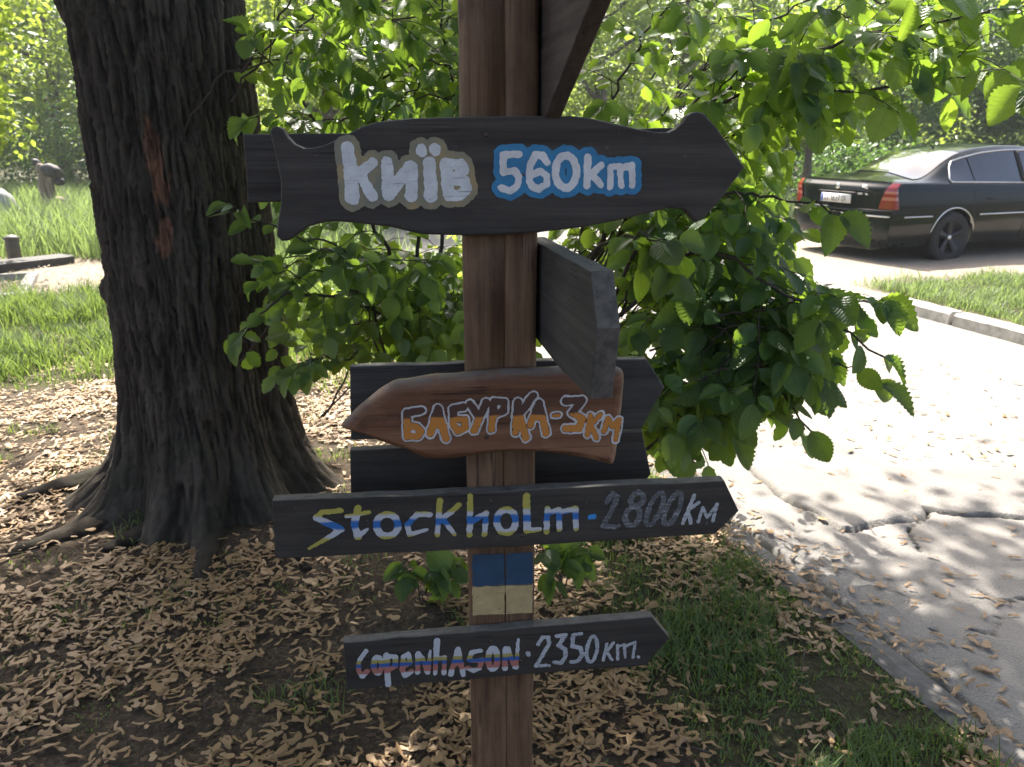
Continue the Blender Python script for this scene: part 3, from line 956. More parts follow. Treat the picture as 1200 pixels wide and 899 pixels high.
# the long board
SO = 0.031
stb = board('sign_board', [(319, 587), (500, 580), (700, 570), (849, 563.5), (866, 599), (838, 626), (600, 641), (322, 655)], SO, 0.03, M['board'], bevel=0.0025, label='long dark arrow board pointing right, yellow white and blue letters')
zs_ = lambda py, px=590: plane_local(px, py, SO)[1]
YEL = (0.42, 0.36, 0.07); WHT = (0.50, 0.50, 0.50); BLU = (0.03, 0.14, 0.38)
M['swede'] = paint('yellow white blue banded paint', WHT, 0.10, bands=[(zs_(660), YEL), (zs_(622.5), WHT), (zs_(612.5), BLU), (zs_(603.5), WHT), (zs_(597.5), YEL), (zs_(560), YEL)])
lettering(stb, ['stockholm', 'stockholm2'], SO, M['swede'], 'lettering', seed=11, label='letters banded yellow, white and blue')
M['blue'] = paint('bright blue paint', (0.05, 0.27, 0.60), 0.05)
lettering(stb, ['dot4'], SO, M['blue'], 'lettering_dot', seed=12)
M['faded'] = paint('faded grey white paint', (0.40, 0.40, 0.38), 0.62)
lettering(stb, ['n2800'], SO, M['faded'], 'lettering', seed=13, rough=0.0014, label='faded chalky distance')
M['chalk'] = paint('chalky white paint', (0.48, 0.48, 0.47), 0.30)
lettering(stb, ['km4'], SO, M['chalk'], 'lettering', seed=14)

# the lowest board
CO = 0.031
cb = board('sign_board', [(402, 753.5), (580, 739), (764, 723), (785, 748), (757, 780), (580, 794), (406, 809)], CO, 0.028, M['board'], bevel=0.0025, label='lowest dark arrow board pointing right, striped white letters')
def tilt_z(px, py): return plane_local(px, py, CO)[1]
def striped():
    """the stripes run parallel to the board, which is nailed on slightly askew"""
    a = plane_local(424, 780.6, CO); b = plane_local(599, 771.4, CO)
    slope = (b[1] - a[1]) / (b[0] - a[0])
    t = NT('white paint with yellow, blue and red stripes')
    c = t.coord('Object')
    sx = t.n('SeparateXYZ'); t.t.links.new(c, sx.inputs[0])
    z = t.math('SUBTRACT', sx.outputs[2], t.math('MULTIPLY', t.math('SUBTRACT', sx.outputs[0], a[0]), slope))
    z = t.math('ADD', z, t.math('MULTIPLY', t.math('SUBTRACT', t.noise(c, 45, 3), 0.5), 0.006))
    zc = lambda py: plane_local(420, py, CO)[1]
    hi, lo = zc(740), zc(830)
    fac = t.math('DIVIDE', t.math('SUBTRACT', z, lo), hi - lo)
    P = lambda py: (zc(py) - lo) / (hi - lo)
    W_, Y_, B_, R_ = (0.50, 0.50, 0.49), (0.36, 0.30, 0.07), (0.035, 0.10, 0.30), (0.40, 0.15, 0.11)
    st = [(P(790.5) - .008, W_), (P(790.5) + .008, R_), (P(783) - .008, R_), (P(783) + .008, B_), (P(778.5) - .008, B_), (P(778.5) + .008, Y_), (P(774.5) - .008, Y_), (P(774.5) + .008, W_)]
    col = t.ramp(fac, st)
    w = t.ramp(t.noise(t.coord('Object', (240, 60, 20)), 1.0, 4, 0.7), [(0.62, 0.0), (0.78, 0.6)])
    return t.end(t.bsdf(t.mix(w, col, (0.06, 0.06, 0.06)), 0.6))
M['striped'] = striped()
lettering(cb, ['copenhagen'], CO, M['striped'], 'lettering', grow=0.0007, seed=15, label='white letters striped yellow, blue and red')
lettering(cb, ['n2350'], CO, M['chalk'], 'lettering', seed=16)

# painted flag on the post between the two lowest boards
def flag():
    for (p0, p1, col, lab, sd) in ((648, 686, (0.030, 0.070, 0.115), 'blue painted band of a flag', 21), (685, 719, (0.50, 0.37, 0.17), 'yellow painted band of a flag', 22)):
        zt = plane_local(590, p0, 0)[1]; zb = plane_local(590, p1, 0)[1]
        for (u0, u1) in ((-PW / 2 + 0.006, 0.0048), (0.0080, PW / 2 - 0.004)):
            u = np.arange(u0 - 0.01, u1 + 0.01, 0.002); v = np.arange(zb - 0.01, zt + 0.01, 0.002)
            U, V = np.meshgrid(u, v, indexing='ij')
            Fd = np.maximum(np.maximum(u0 - U, U - u1), np.maximum(zb - V, V - zt)) + 0.0022 * (fbm(U * 60, V * 60, 0, sd, 3) - 0.5) * 2
            me = field_mesh('painted_band', u, v, Fd, -PD / 2, 0.0022)
            o = link('painted_band', me, paint('flag paint %d' % sd, col, 0.24, (0.07, 0.035, 0.02)) if 'fl%d' % sd not in M else M['fl%d' % sd], post, mat=BASIS)
            M['fl%d' % sd] = me.materials[0]
            o['label'] = lab
flag()

# the two boards on the right face that point at the viewer
def side_board(px_pts, yaw, thick, mat, label, x0):
    """board standing in a vertical plane that runs from the post towards the viewer; px_pts on its left (inner) face"""
    dirv = Vector((math.sin(yaw), -math.cos(yaw), 0)); nrm = Vector((-math.cos(yaw), -math.sin(yaw), 0))
    p0 = PC + AX * x0 - dirv * 0.0
    pts = []
    for px, py, clampS in px_pts:
        p = on_plane(px, py, p0, nrm)
        s = (p - PC).dot(dirv)
        pts.append((s if clampS is None else clampS, p.z))
    # local frame: x = dirv, y = -nrm (outwards), z up
    q = -nrm
    mtx = Matrix(((dirv.x, q.x, 0, p0.x - PC.x), (dirv.y, q.y, 0, p0.y - PC.y), (0, 0, 1, 0), (0, 0, 0, 1)))
    return board_uz('sign_board', pts, 0.0, thick, mat, 0.003, label, 0.001, post, mtx)
side_board([(633, 286, -0.06), (690, 317, None), (698, 384, None), (690, 466, None), (660, 437, None), (633, 401, -0.06)], R(11), 0.038, M['board_grey'],
           'thick grey board end pointing at the viewer above the brown slab', PW / 2 + 0.002)
side_board([(640, -60, -0.06), (705, -60, None), (692, 0, None), (653, 138, 0.097), (638, 150, -0.06)], R(8), 0.030, M['board_brown'],
           'upper board with slanted end pointing at the viewer beside the post top', PW / 2 + 0.002)

# screw heads
def screws():
    v, f = lathe([(0.0001, -0.0008), (0.0025, -0.001), (0.0048, 0.0), (0.0048, 0.003)], 10, 'y')
    me = mesh_np('screw', v, f, True)
    m = simple('rusty steel', (0.09, 0.06, 0.045), 0.6, 0.6, nscale=200)
    for (px, py, off) in ((613, 205, KO), (570, 158, KO), (570, 512, BO), (560, 470, BO), (575, 588, SO), (612, 628, SO), (575, 752, CO), (610, 775, CO), (600, 503, BO)):
        u, z = plane_local(px, py, off)
        link('screw', me, m, post, mat=BASIS @ Matrix.Translation((u, -PD / 2 - off - 0.0004, z)))
screws()

# ------------------------------------------------------------------ leaves
def frames(d, n):
    d = d / (np.linalg.norm(d, axis=1)[:, None] + 1e-9)
    y = np.cross(n, d); y /= np.linalg.norm(y, axis=1)[:, None] + 1e-9
    z = np.cross(d, y)
    return np.stack([d, y, z], -1)          # columns are the axes

def scatter(tv, tf, pos, rot, size):
    n, k = len(pos), len(tv)
    v = np.einsum('nij,kj->nki', rot, tv) * size[:, None, None] + pos[:, None, :]
    fs = [(f[None, :, :] + (np.arange(n) * k)[:, None, None]).reshape(-1, f.shape[1]) for f in tf]
    return v.reshape(-1, 3), fs

def elm_leaf(teeth=10, curl=0.12, cup=0.25, seed=0, wide=0.36):
    r = np.random.default_rng(seed)
    ss, ee = [], []
    for i in range(teeth):
        a = i / teeth; b = (i + 1) / teeth
        ss += [a, a + 0.62 * (b - a)]
        ee += [0.94, 1.07]
    ss.append(1.0); ee.append(1.0)
    ss = np.array(ss); ee = np.array(ee)
    w = wide * np.sin(math.pi * np.clip(ss, 0, 1) ** 0.80) ** 0.72 * (1 - 0.12 * ss)
    w[-1] = 0.0
    v, f = [], []
    n = len(ss)
    for i in range(n):
        s = ss[i]
        zc = -curl * s * s
        asym = 1.0 + 0.06 * (1 - s)
        for side, k in ((0, 0), (1, asym), (-1, 1 / asym)):
            if side == 0: v.append((s, 0, zc))
            else:
                for q in (0.5, 1.0):
                    y = w[i] * ee[i] * k * q if q == 1.0 else w[i] * q
                    fwd = 0.05 * q + (0.02 if ee[i] > 1 and q == 1.0 else 0)
                    corr = 0.010 * (1 if i % 2 else -1) * (q > 0)
                    v.append((min(s + fwd * (w[i] / wide), 1.0) if i < n - 1 else s, side * y, zc + cup * y * y * 1.4 + 0.10 * y + corr - 0.35 * y * y * s))
    for i in range(n - 1):
        a, b = i * 5, (i + 1) * 5
        f += [(a, b, b + 1, a + 1), (a + 1, b + 1, b + 2, a + 2), (a, a + 3, b + 3, b), (a + 3, a + 4, b + 4, b + 3)]
    v = np.array(v); v[:, 2] += 0.012 * (r.random(len(v)) - 0.5)
    # petiole
    pv, pff = tube([(-0.12, 0, -0.012), (-0.05, 0, 0.002), (0.02, 0, 0.0)], 0.009, 4, cap=False)
    f = np.array(f)
    return np.vstack([v, pv]), [f, pff[0] + len(v)]

LEAF_ME = []
for q in range(6):
    v_, f_ = elm_leaf(10, (0.06, 0.16, 0.26, 0.10, 0.34, 0.2)[q], (0.9, 0.4, 1.2, -0.5, 0.7, 0.1)[q], q, (0.37, 0.34, 0.38, 0.36, 0.33, 0.40)[q])
    me_ = mesh_np('leaf', v_, f_, True); me_.materials.append(M['leaf_obj'])
    LEAF_ME.append(me_)
LEAF_LO = elm_leaf(4, 0.15, 0.5, 9)

class Plant:
    def __init__(s, name, label, base, cat='shrub', group=None, dens=1.0, lsc=1.0):
        s.dens, s.lsc, s.keep = dens, lsc, None
        s.root = thing(name, label, cat, tuple(base), group)
        s.base = np.array(base, float)
        s.L = []            # pos, dir, normal, size
        s.tw = Bag()
        s.nb = 0
    def twig_leaves(s, P, leaf, r, cambias, droop, spacing=0.5):
        P = np.asarray(P)
        seg = np.linalg.norm(np.diff(P, axis=0), axis=1); cum = np.concatenate([[0], np.cumsum(seg)])
        d = leaf * 0.25; side = 1 if r.random() < 0.5 else -1
        while d < cum[-1]:
            k = min(np.searchsorted(cum, d) - 1, len(seg) - 1); k = max(k, 0)
            t = (d - cum[k]) / (seg[k] + 1e-9)
            p = P[k] + (P[k + 1] - P[k]) * t
            T = (P[k + 1] - P[k]) / (seg[k] + 1e-9)
            sd = np.cross(T, (0, 0, 1)); sd /= np.linalg.norm(sd) + 1e-6
            ld = T * 0.55 + side * sd * 0.85 + np.array([0, 0, -droop]) + r.normal(0, 0.22, 3)
            ln = np.array([0, -cambias, 0.85]) + r.normal(0, 0.38, 3)
            s.L.append((p + ld / np.linalg.norm(ld) * leaf * 0.1, ld, ln, leaf * r.uniform(0.62, 1.12) * (0.75 + 0.25 * min(1, d / (cum[-1] + 1e-6) * 2))))
            side = -side
            d += leaf * spacing * r.uniform(0.8, 1.25)
        T = P[-1] - P[-2]; T /= np.linalg.norm(T) + 1e-9
        s.L.append((P[-1], T + np.array([0, 0, -droop]) + r.normal(0, 0.15, 3), np.array([0, -cambias, 0.85]) + r.normal(0, 0.3, 3), leaf * r.uniform(0.9, 1.2)))
    def branch(s, pts, r0, r1, ntw, twl, leaf, seed, cambias=0.55, droop=0.45, start=0.25, spacing=0.5, own=True):
        r = np.random.default_rng(seed)
        ntw = int(ntw * s.dens); leaf = leaf * s.lsc
        P = catmull(pts, 6 * len(pts))
        P[1:-1] += r.normal(0, 0.008, P[1:-1].shape)
        rad = np.linspace(r0, r1, len(P))
        v, f = tube(P, rad, 7)
        if own:
            me = mesh_np('branch', v - s.base, f, True); link('branch', me, M['twig'], s.root)
        for i in range(ntw):
            t = start + (1 - start) * (i + r.random()) / ntw
            k = min(int(t * (len(P) - 1)), len(P) - 2)
            p = P[k] + (P[k + 1] - P[k]) * (t * (len(P) - 1) - k)
            T = P[k + 1] - P[k]; T /= np.linalg.norm(T) + 1e-9
            sd = np.cross(T, r.normal(0, 1, 3) * np.array([0.5, 0.5, 1.0])); sd /= np.linalg.norm(sd) + 1e-6
            d = T * 0.65 + sd * 0.9; d[2] += 0.1; d /= np.linalg.norm(d)
            L = twl * r.uniform(0.55, 1.2)
            tt = np.linspace(0, 1, 6)[:, None]
            Q = p + d * L * tt + np.array([0, 0, -1]) * L * 0.38 * tt ** 2 + r.normal(0, 0.004, (6, 3))
            if s.keep is not None and not s.keep(Q[[2, 5]], r).all(): continue
            v, f = tube(Q, np.linspace(max(r1 * 0.8, 0.0019), 0.0009, 6), 5)
            s.tw.add(v - s.base, f)
            s.twig_leaves(Q, leaf, r, cambias, droop, spacing)
        s.twig_leaves(P[int(len(P) * 0.72):], leaf * 1.1, r, cambias, droop, spacing)
    def finish(s, nobj=300, keep=None):
        if s.tw.n: link('twigs', s.tw.mesh('twigs', True), M['twig'], s.root)['kind'] = 'stuff'
        L = s.L
        pos = np.array([l[0] for l in L]); dr = np.array([l[1] for l in L]); nr = np.array([l[2] for l in L]); sz = np.array([l[3] for l in L])
        if keep is not None:
            m = keep(pos); pos, dr, nr, sz = pos[m], dr[m], nr[m], sz[m]
        rot = frames(dr, nr)
        # apparent size decides which leaves stand alone
        cP, sP = math.cos(PITCH), math.sin(PITCH)
        dep = pos[:, 1] * cP - (pos[:, 2] - CAMZ) * sP
        u = 600 + F * pos[:, 0] / dep; w = 449.5 - F * (pos[:, 1] * sP + (pos[:, 2] - CAMZ) * cP) / dep
        vis = (u > -30) & (u < 1230) & (w > -30) & (w < 930)
        score = np.where(vis, sz / dep, 0)
        order = np.argsort(-score)
        own = order[:nobj]; rest = order[nobj:]
        for i in own:
            m4 = Matrix.Translation(Vector(pos[i] - s.base)) @ Matrix(rot[i].tolist()).to_4x4() @ Matrix.Diagonal((float(sz[i]), float(sz[i] * (0.78 + 0.42 * ((i * 0.618) % 1))), float(sz[i] * (0.6 + 1.6 * ((i * 0.377) % 1))), 1.0))
            link('leaf', LEAF_ME[int(i) % 6], None, s.root, mat=m4)
        if len(rest):
            v, f = scatter(LEAF_LO[0], LEAF_LO[1], pos[rest] - s.base, rot[rest], sz[rest])
            tn = np.random.default_rng(3).random(len(rest))
            tint = np.concatenate([np.repeat(tn, len(a)) for a in LEAF_LO[1]])
            o = link('foliage', mesh_np('foliage', v, f, True, tint), M['leaf'], s.root)
            o['kind'] = 'stuff'
        return len(pos)

def V(*a): return tuple(at(*a))

def project(p):
    dep = p[:, 1] * math.cos(PITCH) - (p[:, 2] - CAMZ) * math.sin(PITCH)
    return 600 + F * p[:, 0] / dep, 449.5 - F * (p[:, 1] * math.sin(PITCH) + (p[:, 2] - CAMZ) * math.cos(PITCH)) / dep
def keep_right(p, r):
    # pruned: the shrub leaves the view to the car open and ends above the path
    u, w = project(p)
    k = r.random()
    gap = (u > 925) & (w > 150) & (w < 325) & (k > 0.04)
    hang = (w > 535) | ((w - 415) > -0.57 * (u - 1045)) | ((w > 400) & (u > 960) & (k > 0.5))
    return ~gap & ~hang & ~((u > 1000) & (w > 105) & (w < 200) & (k > 0.3))
def keep_left(p, r):
    u, w = project(p)
    k = r.random()
    return ~((u < 305) & (w < 330) & (k > 0.3)) & ~(u < 262) & ~((w > 445) & (k > 0.25))
# shrub right of the post
b0 = (0.34, 3.45, float(gh(0.34, 3.45)))
sh = Plant('elm_shrub', 'leafy elm shrub with large toothed leaves spreading to the right of the signpost', b0, dens=1.9, lsc=0.84)
B = lambda *p: [b0] + [V(*q) for q in p]
sh.keep = keep_right
sh.branch(B((690, 430, 3.2), (800, 300, 2.85), (900, 330, 2.55), (1035, 418, 2.35)), 0.012, 0.003, 14, 0.30, 0.125, 1)
sh.branch(B((720, 420, 3.1), (800, 370, 2.8), (880, 420, 2.55), (950, 505, 2.4)), 0.010, 0.003, 13, 0.26, 0.115, 2)
sh.branch(B((740, 470, 3.1), (790, 440, 2.9), (845, 520, 2.7)), 0.008, 0.002, 10, 0.22, 0.10, 3)
sh.branch(B((690, 330, 3.3), (760, 190, 3.1), (880, 85, 2.9), (1000, 48, 2.7), (1210, 5, 2.6)), 0.013, 0.003, 20, 0.30, 0.12, 4, start=0.3)
sh.branch(B((700, 340, 3.2), (780, 200, 3.0), (880, 105, 2.85), (1000, 104, 2.7), (1165, 85, 2.5)), 0.012, 0.003, 18, 0.28, 0.13, 5, start=0.3)
sh.branch(B((680, 330, 3.4), (705, 160, 3.3), (745, 60, 3.2), (810, -30, 3.1)), 0.010, 0.003, 10, 0.30, 0.10, 6, start=0.4)
sh.branch(B((680, 380, 3.0), (690, 310, 2.5), (735, 275, 2.15), (770, 283, 2.02)), 0.007, 0.0022, 3, 0.12, 0.098, 7, start=0.7)
sh.branch(B((720, 350, 3.1), (800, 240, 2.9), (890, 230, 2.7), (985, 250, 2.55)), 0.010, 0.003, 13, 0.27, 0.12, 8)
sh.branch(B((700, 420, 3.3), (760, 330, 3.1), (840, 330, 2.9), (930, 380, 2.7)), 0.009, 0.003, 12, 0.26, 0.115, 9)
sh.branch(B((690, 460, 3.35), (750, 420, 3.2), (800, 480, 3.0), (830, 545, 2.85)), 0.007, 0.002, 9, 0.2, 0.095, 10)
sh.branch(B((680, 370, 3.5), (740, 240, 3.5), (830, 170, 3.4), (940, 150, 3.2)), 0.009, 0.003, 13, 0.28, 0.11, 11)
sh.branch(B((670, 330, 3.6), (700, 250, 3.6), (760, 200, 3.6)), 0.008, 0.003, 9, 0.28, 0.10, 12)
sh.branch(B((710, 330, 3.3), (800, 140, 3.3), (900, 30, 3.3), (1010, -40, 3.2)), 0.010, 0.003, 12, 0.3, 0.115, 13, start=0.4)
rb = np.random.default_rng(91)
def extra(pl, x0, x1, y0, y1, Y0, Y1, n, leaf, seed, ntw=5, twl=0.24, rise=(-20, -90)):
    for k in range(n):
        px, py, Y = rb.uniform(x0, x1), rb.uniform(y0, y1), rb.uniform(Y0, Y1)
        sx = rb.uniform(-70, 20)
        pl.branch([V(px + sx - 60, py + rb.uniform(20, 120), Y + 0.25), V(px + sx, py + rb.uniform(0, 45), Y + 0.12), V(px + 40, py + rb.uniform(-15, 25), Y), V(px + 95, py + rb.uniform(0, 60), Y - 0.1)],
                  0.0045, 0.0018, ntw, twl, leaf, seed + k, start=0.15)
extra(sh, 690, 1120, -20, 110, 2.5, 3.7, 9, 0.105, 1000)
extra(sh, 640, 900, 240, 470, 2.7, 3.5, 15, 0.10, 1100)
extra(sh, 660, 900, 120, 260, 2.9, 3.9, 6, 0.10, 1200)
extra(sh, 820, 960, 330, 420, 2.45, 2.9, 6, 0.135, 1300)
extra(sh, 740, 860, 420, 500, 2.5, 2.9, 5, 0.12, 1350)
n1 = sh.finish(300)

# shrub between the trunk and the post
b0 = (-0.42, 3.35, float(gh(-0.42, 3.35)))
sh2 = Plant('elm_shrub', 'thin elm shrub with loose twigs between the big trunk and the signpost', b0, dens=2.0, lsc=0.78)
sh2.keep = keep_left
sh2.branch(B((480, 420, 3.2), (430, 360, 3.0), (340, 345, 2.75), (275, 400, 2.65)), 0.010, 0.0025, 9, 0.22, 0.105, 21, start=0.35)
sh2.branch(B((470, 360, 3.2), (430, 250, 3.05), (370, 140, 3.0), (290, 40, 2.9)), 0.011, 0.003, 13, 0.30, 0.10, 22, start=0.4, spacing=0.6)
sh2.branch(B((490, 340, 3.2), (500, 200, 3.1), (475, 80, 3.05), (410, 10, 3.0)), 0.010, 0.003, 12, 0.28, 0.10, 23, start=0.4, spacing=0.6)
sh2.branch(B((495, 400, 3.2), (440, 310, 2.95), (365, 290, 2.75)), 0.008, 0.002, 9, 0.24, 0.10, 24, start=0.35)
sh2.branch(B((510, 330, 3.15), (540, 190, 3.1), (525, 60, 3.1), (500, -30, 3.0)), 0.010, 0.003, 12, 0.27, 0.098, 25, start=0.4, spacing=0.6)
sh2.branch(B((450, 440, 3.2), (400, 420, 2.95), (360, 430, 2.8)), 0.007, 0.002, 8, 0.2, 0.10, 26)
sh2.branch(B((430, 330, 3.0), (340, 275, 2.7), (268, 248, 2.6)), 0.006, 0.0018, 2, 0.12, 0.085, 27, start=0.8)
sh2.branch(B((420, 350, 3.0), (340, 320, 2.75), (295, 305, 2.65)), 0.005, 0.0016, 2, 0.10, 0.085, 28, start=0.8)
sh2.branch(B((510, 430, 3.3), (520, 380, 3.2), (535, 320, 3.1)), 0.007, 0.002, 9, 0.22, 0.095, 29)
extra(sh2, 300, 530, -20, 120, 2.7, 3.6, 10, 0.095, 1400)
extra(sh2, 340, 530, 290, 420, 2.85, 3.4, 12, 0.10, 1500, rise=(0, 0))
n2 = sh2.finish(300)

def sprout(px, py, seed, label, n=9, leaf=0.085, hgt=0.16):
    g = gp(px, py); base = (g.x, g.y, float(gh(g.x, g.y)))
    p = Plant('elm_sprout', label, base, 'plant', 'elm sprouts at the foot of the signpost')
    r = np.random.default_rng(seed)
    for i in range(3):
        e = np.array(base) + np.array([r.uniform(-.12, .12), r.uniform(-.08, .02), hgt * r.uniform(0.7, 1.2)])
        m = (np.array(base) + e) / 2 + np.array([0, 0, 0.04])
        p.branch([base, tuple(m), tuple(e)], 0.003, 0.0015, n // 3, 0.09, leaf, seed + i, cambias=0.7, droop=0.5, start=0.4)
    p.finish(300)
sprout(495, 712, 51, 'low green elm sprout left of the post, under the long board', 9, 0.085, 0.20)
sprout(660, 705, 52, 'low green elm sprout right of the post, under the long board', 9, 0.085, 0.22)

# ------------------------------------------------------------------ the big linden
def build_tree():
    root = thing('linden_tree', 'massive old tree with deeply furrowed dark bark left of the signpost', 'tree', (TREE[0], TREE[1], 0))
    nth, nz = 520, 760
    th = np.linspace(0, 2 * math.pi, nth, endpoint=False)
    z = np.concatenate([np.linspace(-0.1, 2.75, nz - 60), np.linspace(2.78, 5.2, 60)])
    T, Z = np.meshgrid(th, z, indexing='ij')
    flare = 0.20 * np.exp(-np.clip(Z, 0, 9) / 0.17) + 0.05 * np.exp(-np.clip(Z, 0, 9) / 0.55)
    r = 0.330 - 0.004 * np.clip(Z - 1, 0, 9)
    roots = [(R(198), 0.30, 1.5), (R(222), 0.24, 1.2), (R(262), 0.22, 0.95), (R(283), 0.20, 1.0), (R(318), 0.28, 1.25), (R(355), 0.3, 1.1), (R(60), 0.4, 1.0), (R(120), 0.4, 1.0), (R(165), 0.25, 0.9)]
    lob = np.zeros_like(T)
    for a, w, s in roots:
        d = (T - a + math.pi) % (2 * math.pi) - math.pi
        lob = np.maximum(lob, s * np.exp(-(d / w) ** 2))
    rr = r + flare * (0.35 + 0.9 * lob) + 0.018 * np.sin(T * 3 + Z * 0.6) + 0.014 * np.sin(T * 5 - Z * 0.9 + 1)
    # burls on the left edge
    for (a, zz_, w, h) in ((R(190), 1.66, 0.10, 0.035), (R(192), 2.12, 0.09, 0.05), (R(195), 0.98, 0.08, 0.05)):
        d = ((T - a + math.pi) % (2 * math.pi) - math.pi) * 0.4
        rr += h * np.exp(-((d / w) ** 2 + ((Z - zz_) / w) ** 2))
    # bark: long interlocking ridges
    Uc = T * 0.42
    wx = Uc + 0.035 * (fbm(Uc * 9, Z * 3.5, 0, 201, 3) - 0.5) + 0.012 * (fbm(Uc * 40, Z * 9, 0, 205, 2) - 0.5)
    n1_ = fbm(wx * 34, Z * 3.4, 0, 202, 2)
    n2_ = fbm(wx * 62, Z * 11.0, 0, 203, 3)
    n3_ = fbm(wx * 130, Z * 60.0, 0, 204, 2)
    ridge = 1 - np.abs(2 * n1_ - 1) * 2.2
    ridge = np.clip(1 - np.clip(ridge, 0, 1) ** 1.4 * 1.15, 0, 1)       # 0 in the furrows
    plates = sstep(0.38, 0.52, n2_) * (0.75 + 0.25 * sstep(0.35, 0.5, fbm(wx * 30, Z * 26.0, 0, 208, 2)))
    rel = np.clip(0.46 * ridge + 0.36 * plates + 0.30 * n3_, 0, 1)
    amp = 0.021 * sstep(-0.1, 0.55, Z) + 0.010
    rr = rr + amp * (rel - 0.6)
    # torn bark showing orange wood
    scar = np.zeros_like(T)
    for (px, py, wpx, hpx) in ((188, 190, 11, 38), (194, 222, 9, 22), (197, 285, 8, 22), (201, 270, 5, 14)):
        p = at(px, py, TREE[1] - 0.36)
        ta = math.atan2(p.y - TREE[1], p.x - TREE[0]) % (2 * math.pi)
        d = ((T - ta + math.pi) % (2 * math.pi) - math.pi) * 0.4
        sc = 3.3 / 940.0
        e = (d / (1.35 * wpx * sc)) ** 2 + ((Z - p.z) / (1.2 * hpx * sc)) ** 2 + 1.1 * (fbm(Uc * 34, Z * 11, 0, 207, 3) - 0.5) * 2
        scar = np.maximum(scar, sstep(0.95, 0.55, e))
    rr = rr - 0.006 * scar
    lean = np.stack([TREE[0] * 0 - 0.02 * Z, 0 * Z, Z], -1)
    v = np.stack([rr * np.cos(T), rr * np.sin(T), 0 * Z], -1) + lean
    me = mesh_np('trunk', v.reshape(-1, 3), grid_faces(nth, nz, wrap=True), True)
    for nm, a in (('relief', np.clip(rel, 0, 1)), ('scar', 0.72 * scar * (0.25 + 0.75 * np.clip(rel * 1.2, 0, 1)))):
        at_ = me.attributes.new(nm, 'FLOAT', 'POINT'); at_.data.foreach_set('value', a.ravel().astype(np.float32))
    link('trunk', me, M['bark'], root)
    # surface roots
    for k, (pts, r0, r1) in enumerate((
            ([(215, 545), (150, 560), (80, 577), (22, 590)], 0.10, 0.038),
            ([(235, 575), (160, 602), (80, 630), (10, 655)], 0.095, 0.03),
            ([(250, 600), (190, 622), (120, 650)], 0.09, 0.03),
            ([(255, 620), (238, 670), (225, 730)], 0.055, 0.02),
            ([(330, 600), (350, 640), (360, 672)], 0.05, 0.02))):
        P = [gp(*p) for p in pts]
        P = catmull([(p.x, p.y, float(gh(p.x, p.y)) + 0.0) for p in P], 40)
        v, f = tube(P, np.linspace(r0, r1, 40), 22)
        jj = fbm(v[:, 0] * 22, v[:, 1] * 22, v[:, 2] * 22, 300 + k, 3) - 0.5
        c = np.vstack([np.repeat(P, 22, axis=0), P[:1], P[-1:]])
        v = c + (v - c) * (1 + 0.5 * jj)[:, None] * np.array([1, 1, 0.75])
        v = v - np.array([TREE[0], TREE[1], 0])
        me = mesh_np('root', v, f, True)
        at_ = me.attributes.new('relief', 'FLOAT', 'POINT'); at_.data.foreach_set('value', np.clip(0.28 + jj, 0, 1).astype(np.float32))
        link('root', me, M['bark'], root)
    # limbs
    top = np.array([-0.1, 0, 5.0])
    r = np.random.default_rng(5)
    ends = []
    for k in range(9):
        a = 2 * math.pi * k / 9 + r.uniform(-.2, .2)
        e = np.array([math.cos(a) * r.uniform(2.5, 4.2), math.sin(a) * r.uniform(2.5, 4.2), r.uniform(5.2, 9.0)])
        m = top * 0.5 + e * 0.5 + np.array([0, 0, 0.9])
        P = catmull([top - np.array([0, 0, 0.8]), top + (m - top) * 0.3, m, e], 24)
        v, f = tube(P, np.linspace(0.17, 0.03, 24), 10)
        me = mesh_np('limb', v, f, True)
        at_ = me.attributes.new('relief', 'FLOAT', 'POINT'); at_.data.foreach_set('value', np.full(len(v), 0.5, dtype=np.float32))
        link('limb', me, M['bark'], root)
        ends.append(P)
    return root
tree = build_tree()

QUAD_V = np.array([(0, 0, 0), (0.35, 0.30, 0.05), (0.75, 0.24, 0.02), (1.05, 0, -0.08), (0.75, -0.24, 0.02), (0.35, -0.30, 0.05)])
QUAD_F = [np.array([(0, 3, 2, 1), (0, 5, 4, 3)])]

def crown_mesh(name, centre, rad, n, leaf, seed, clumps=60, cl=0.16, base=None, zmin=None, hollow=0.35, holes=None, flat=0.0):
    r = np.random.default_rng(seed)
    c = r.normal(0, 1, (clumps, 3)); c /= np.linalg.norm(c, axis=1)[:, None]
    c *= (hollow + (1 - hollow) * r.random((clumps, 1)) ** 0.6)
    w = r.uniform(0.4, 1.4, clumps); idx = r.choice(clumps, n, p=w / w.sum())
    p = c[idx] + r.normal(0, 1, (n, 3)) * cl * r.uniform(0.6, 1.5, clumps)[idx][:, None]
    p = p * np.array(rad) + np.array(centre)
    if zmin is not None:
        low = p[:, 2] < zmin
        p[low, 2] = zmin + r.random(low.sum()) * 0.5
    if holes is not None: p = p[holes(p)]
    n = len(p)
    d = r.normal(0, 1, (n, 3)); d[:, 2] = d[:, 2] * 0.5 - 0.45
    nn = r.normal(0, 0.55, (n, 3)); nn[:, 2] += 1.0
    rot = frames(d, nn)
    sz = leaf * r.uniform(0.6, 1.25, n)
    q = p - (np.array(base) if base is not None else 0)
    v, f = scatter(QUAD_V, QUAD_F, q, rot, sz)
    tn = np.clip(0.75 * r.random(n) + 0.25 * r.random(clumps)[idx[:n]], 0, 1)
    return mesh_np(name, v, f, False, np.repeat(tn, 2))

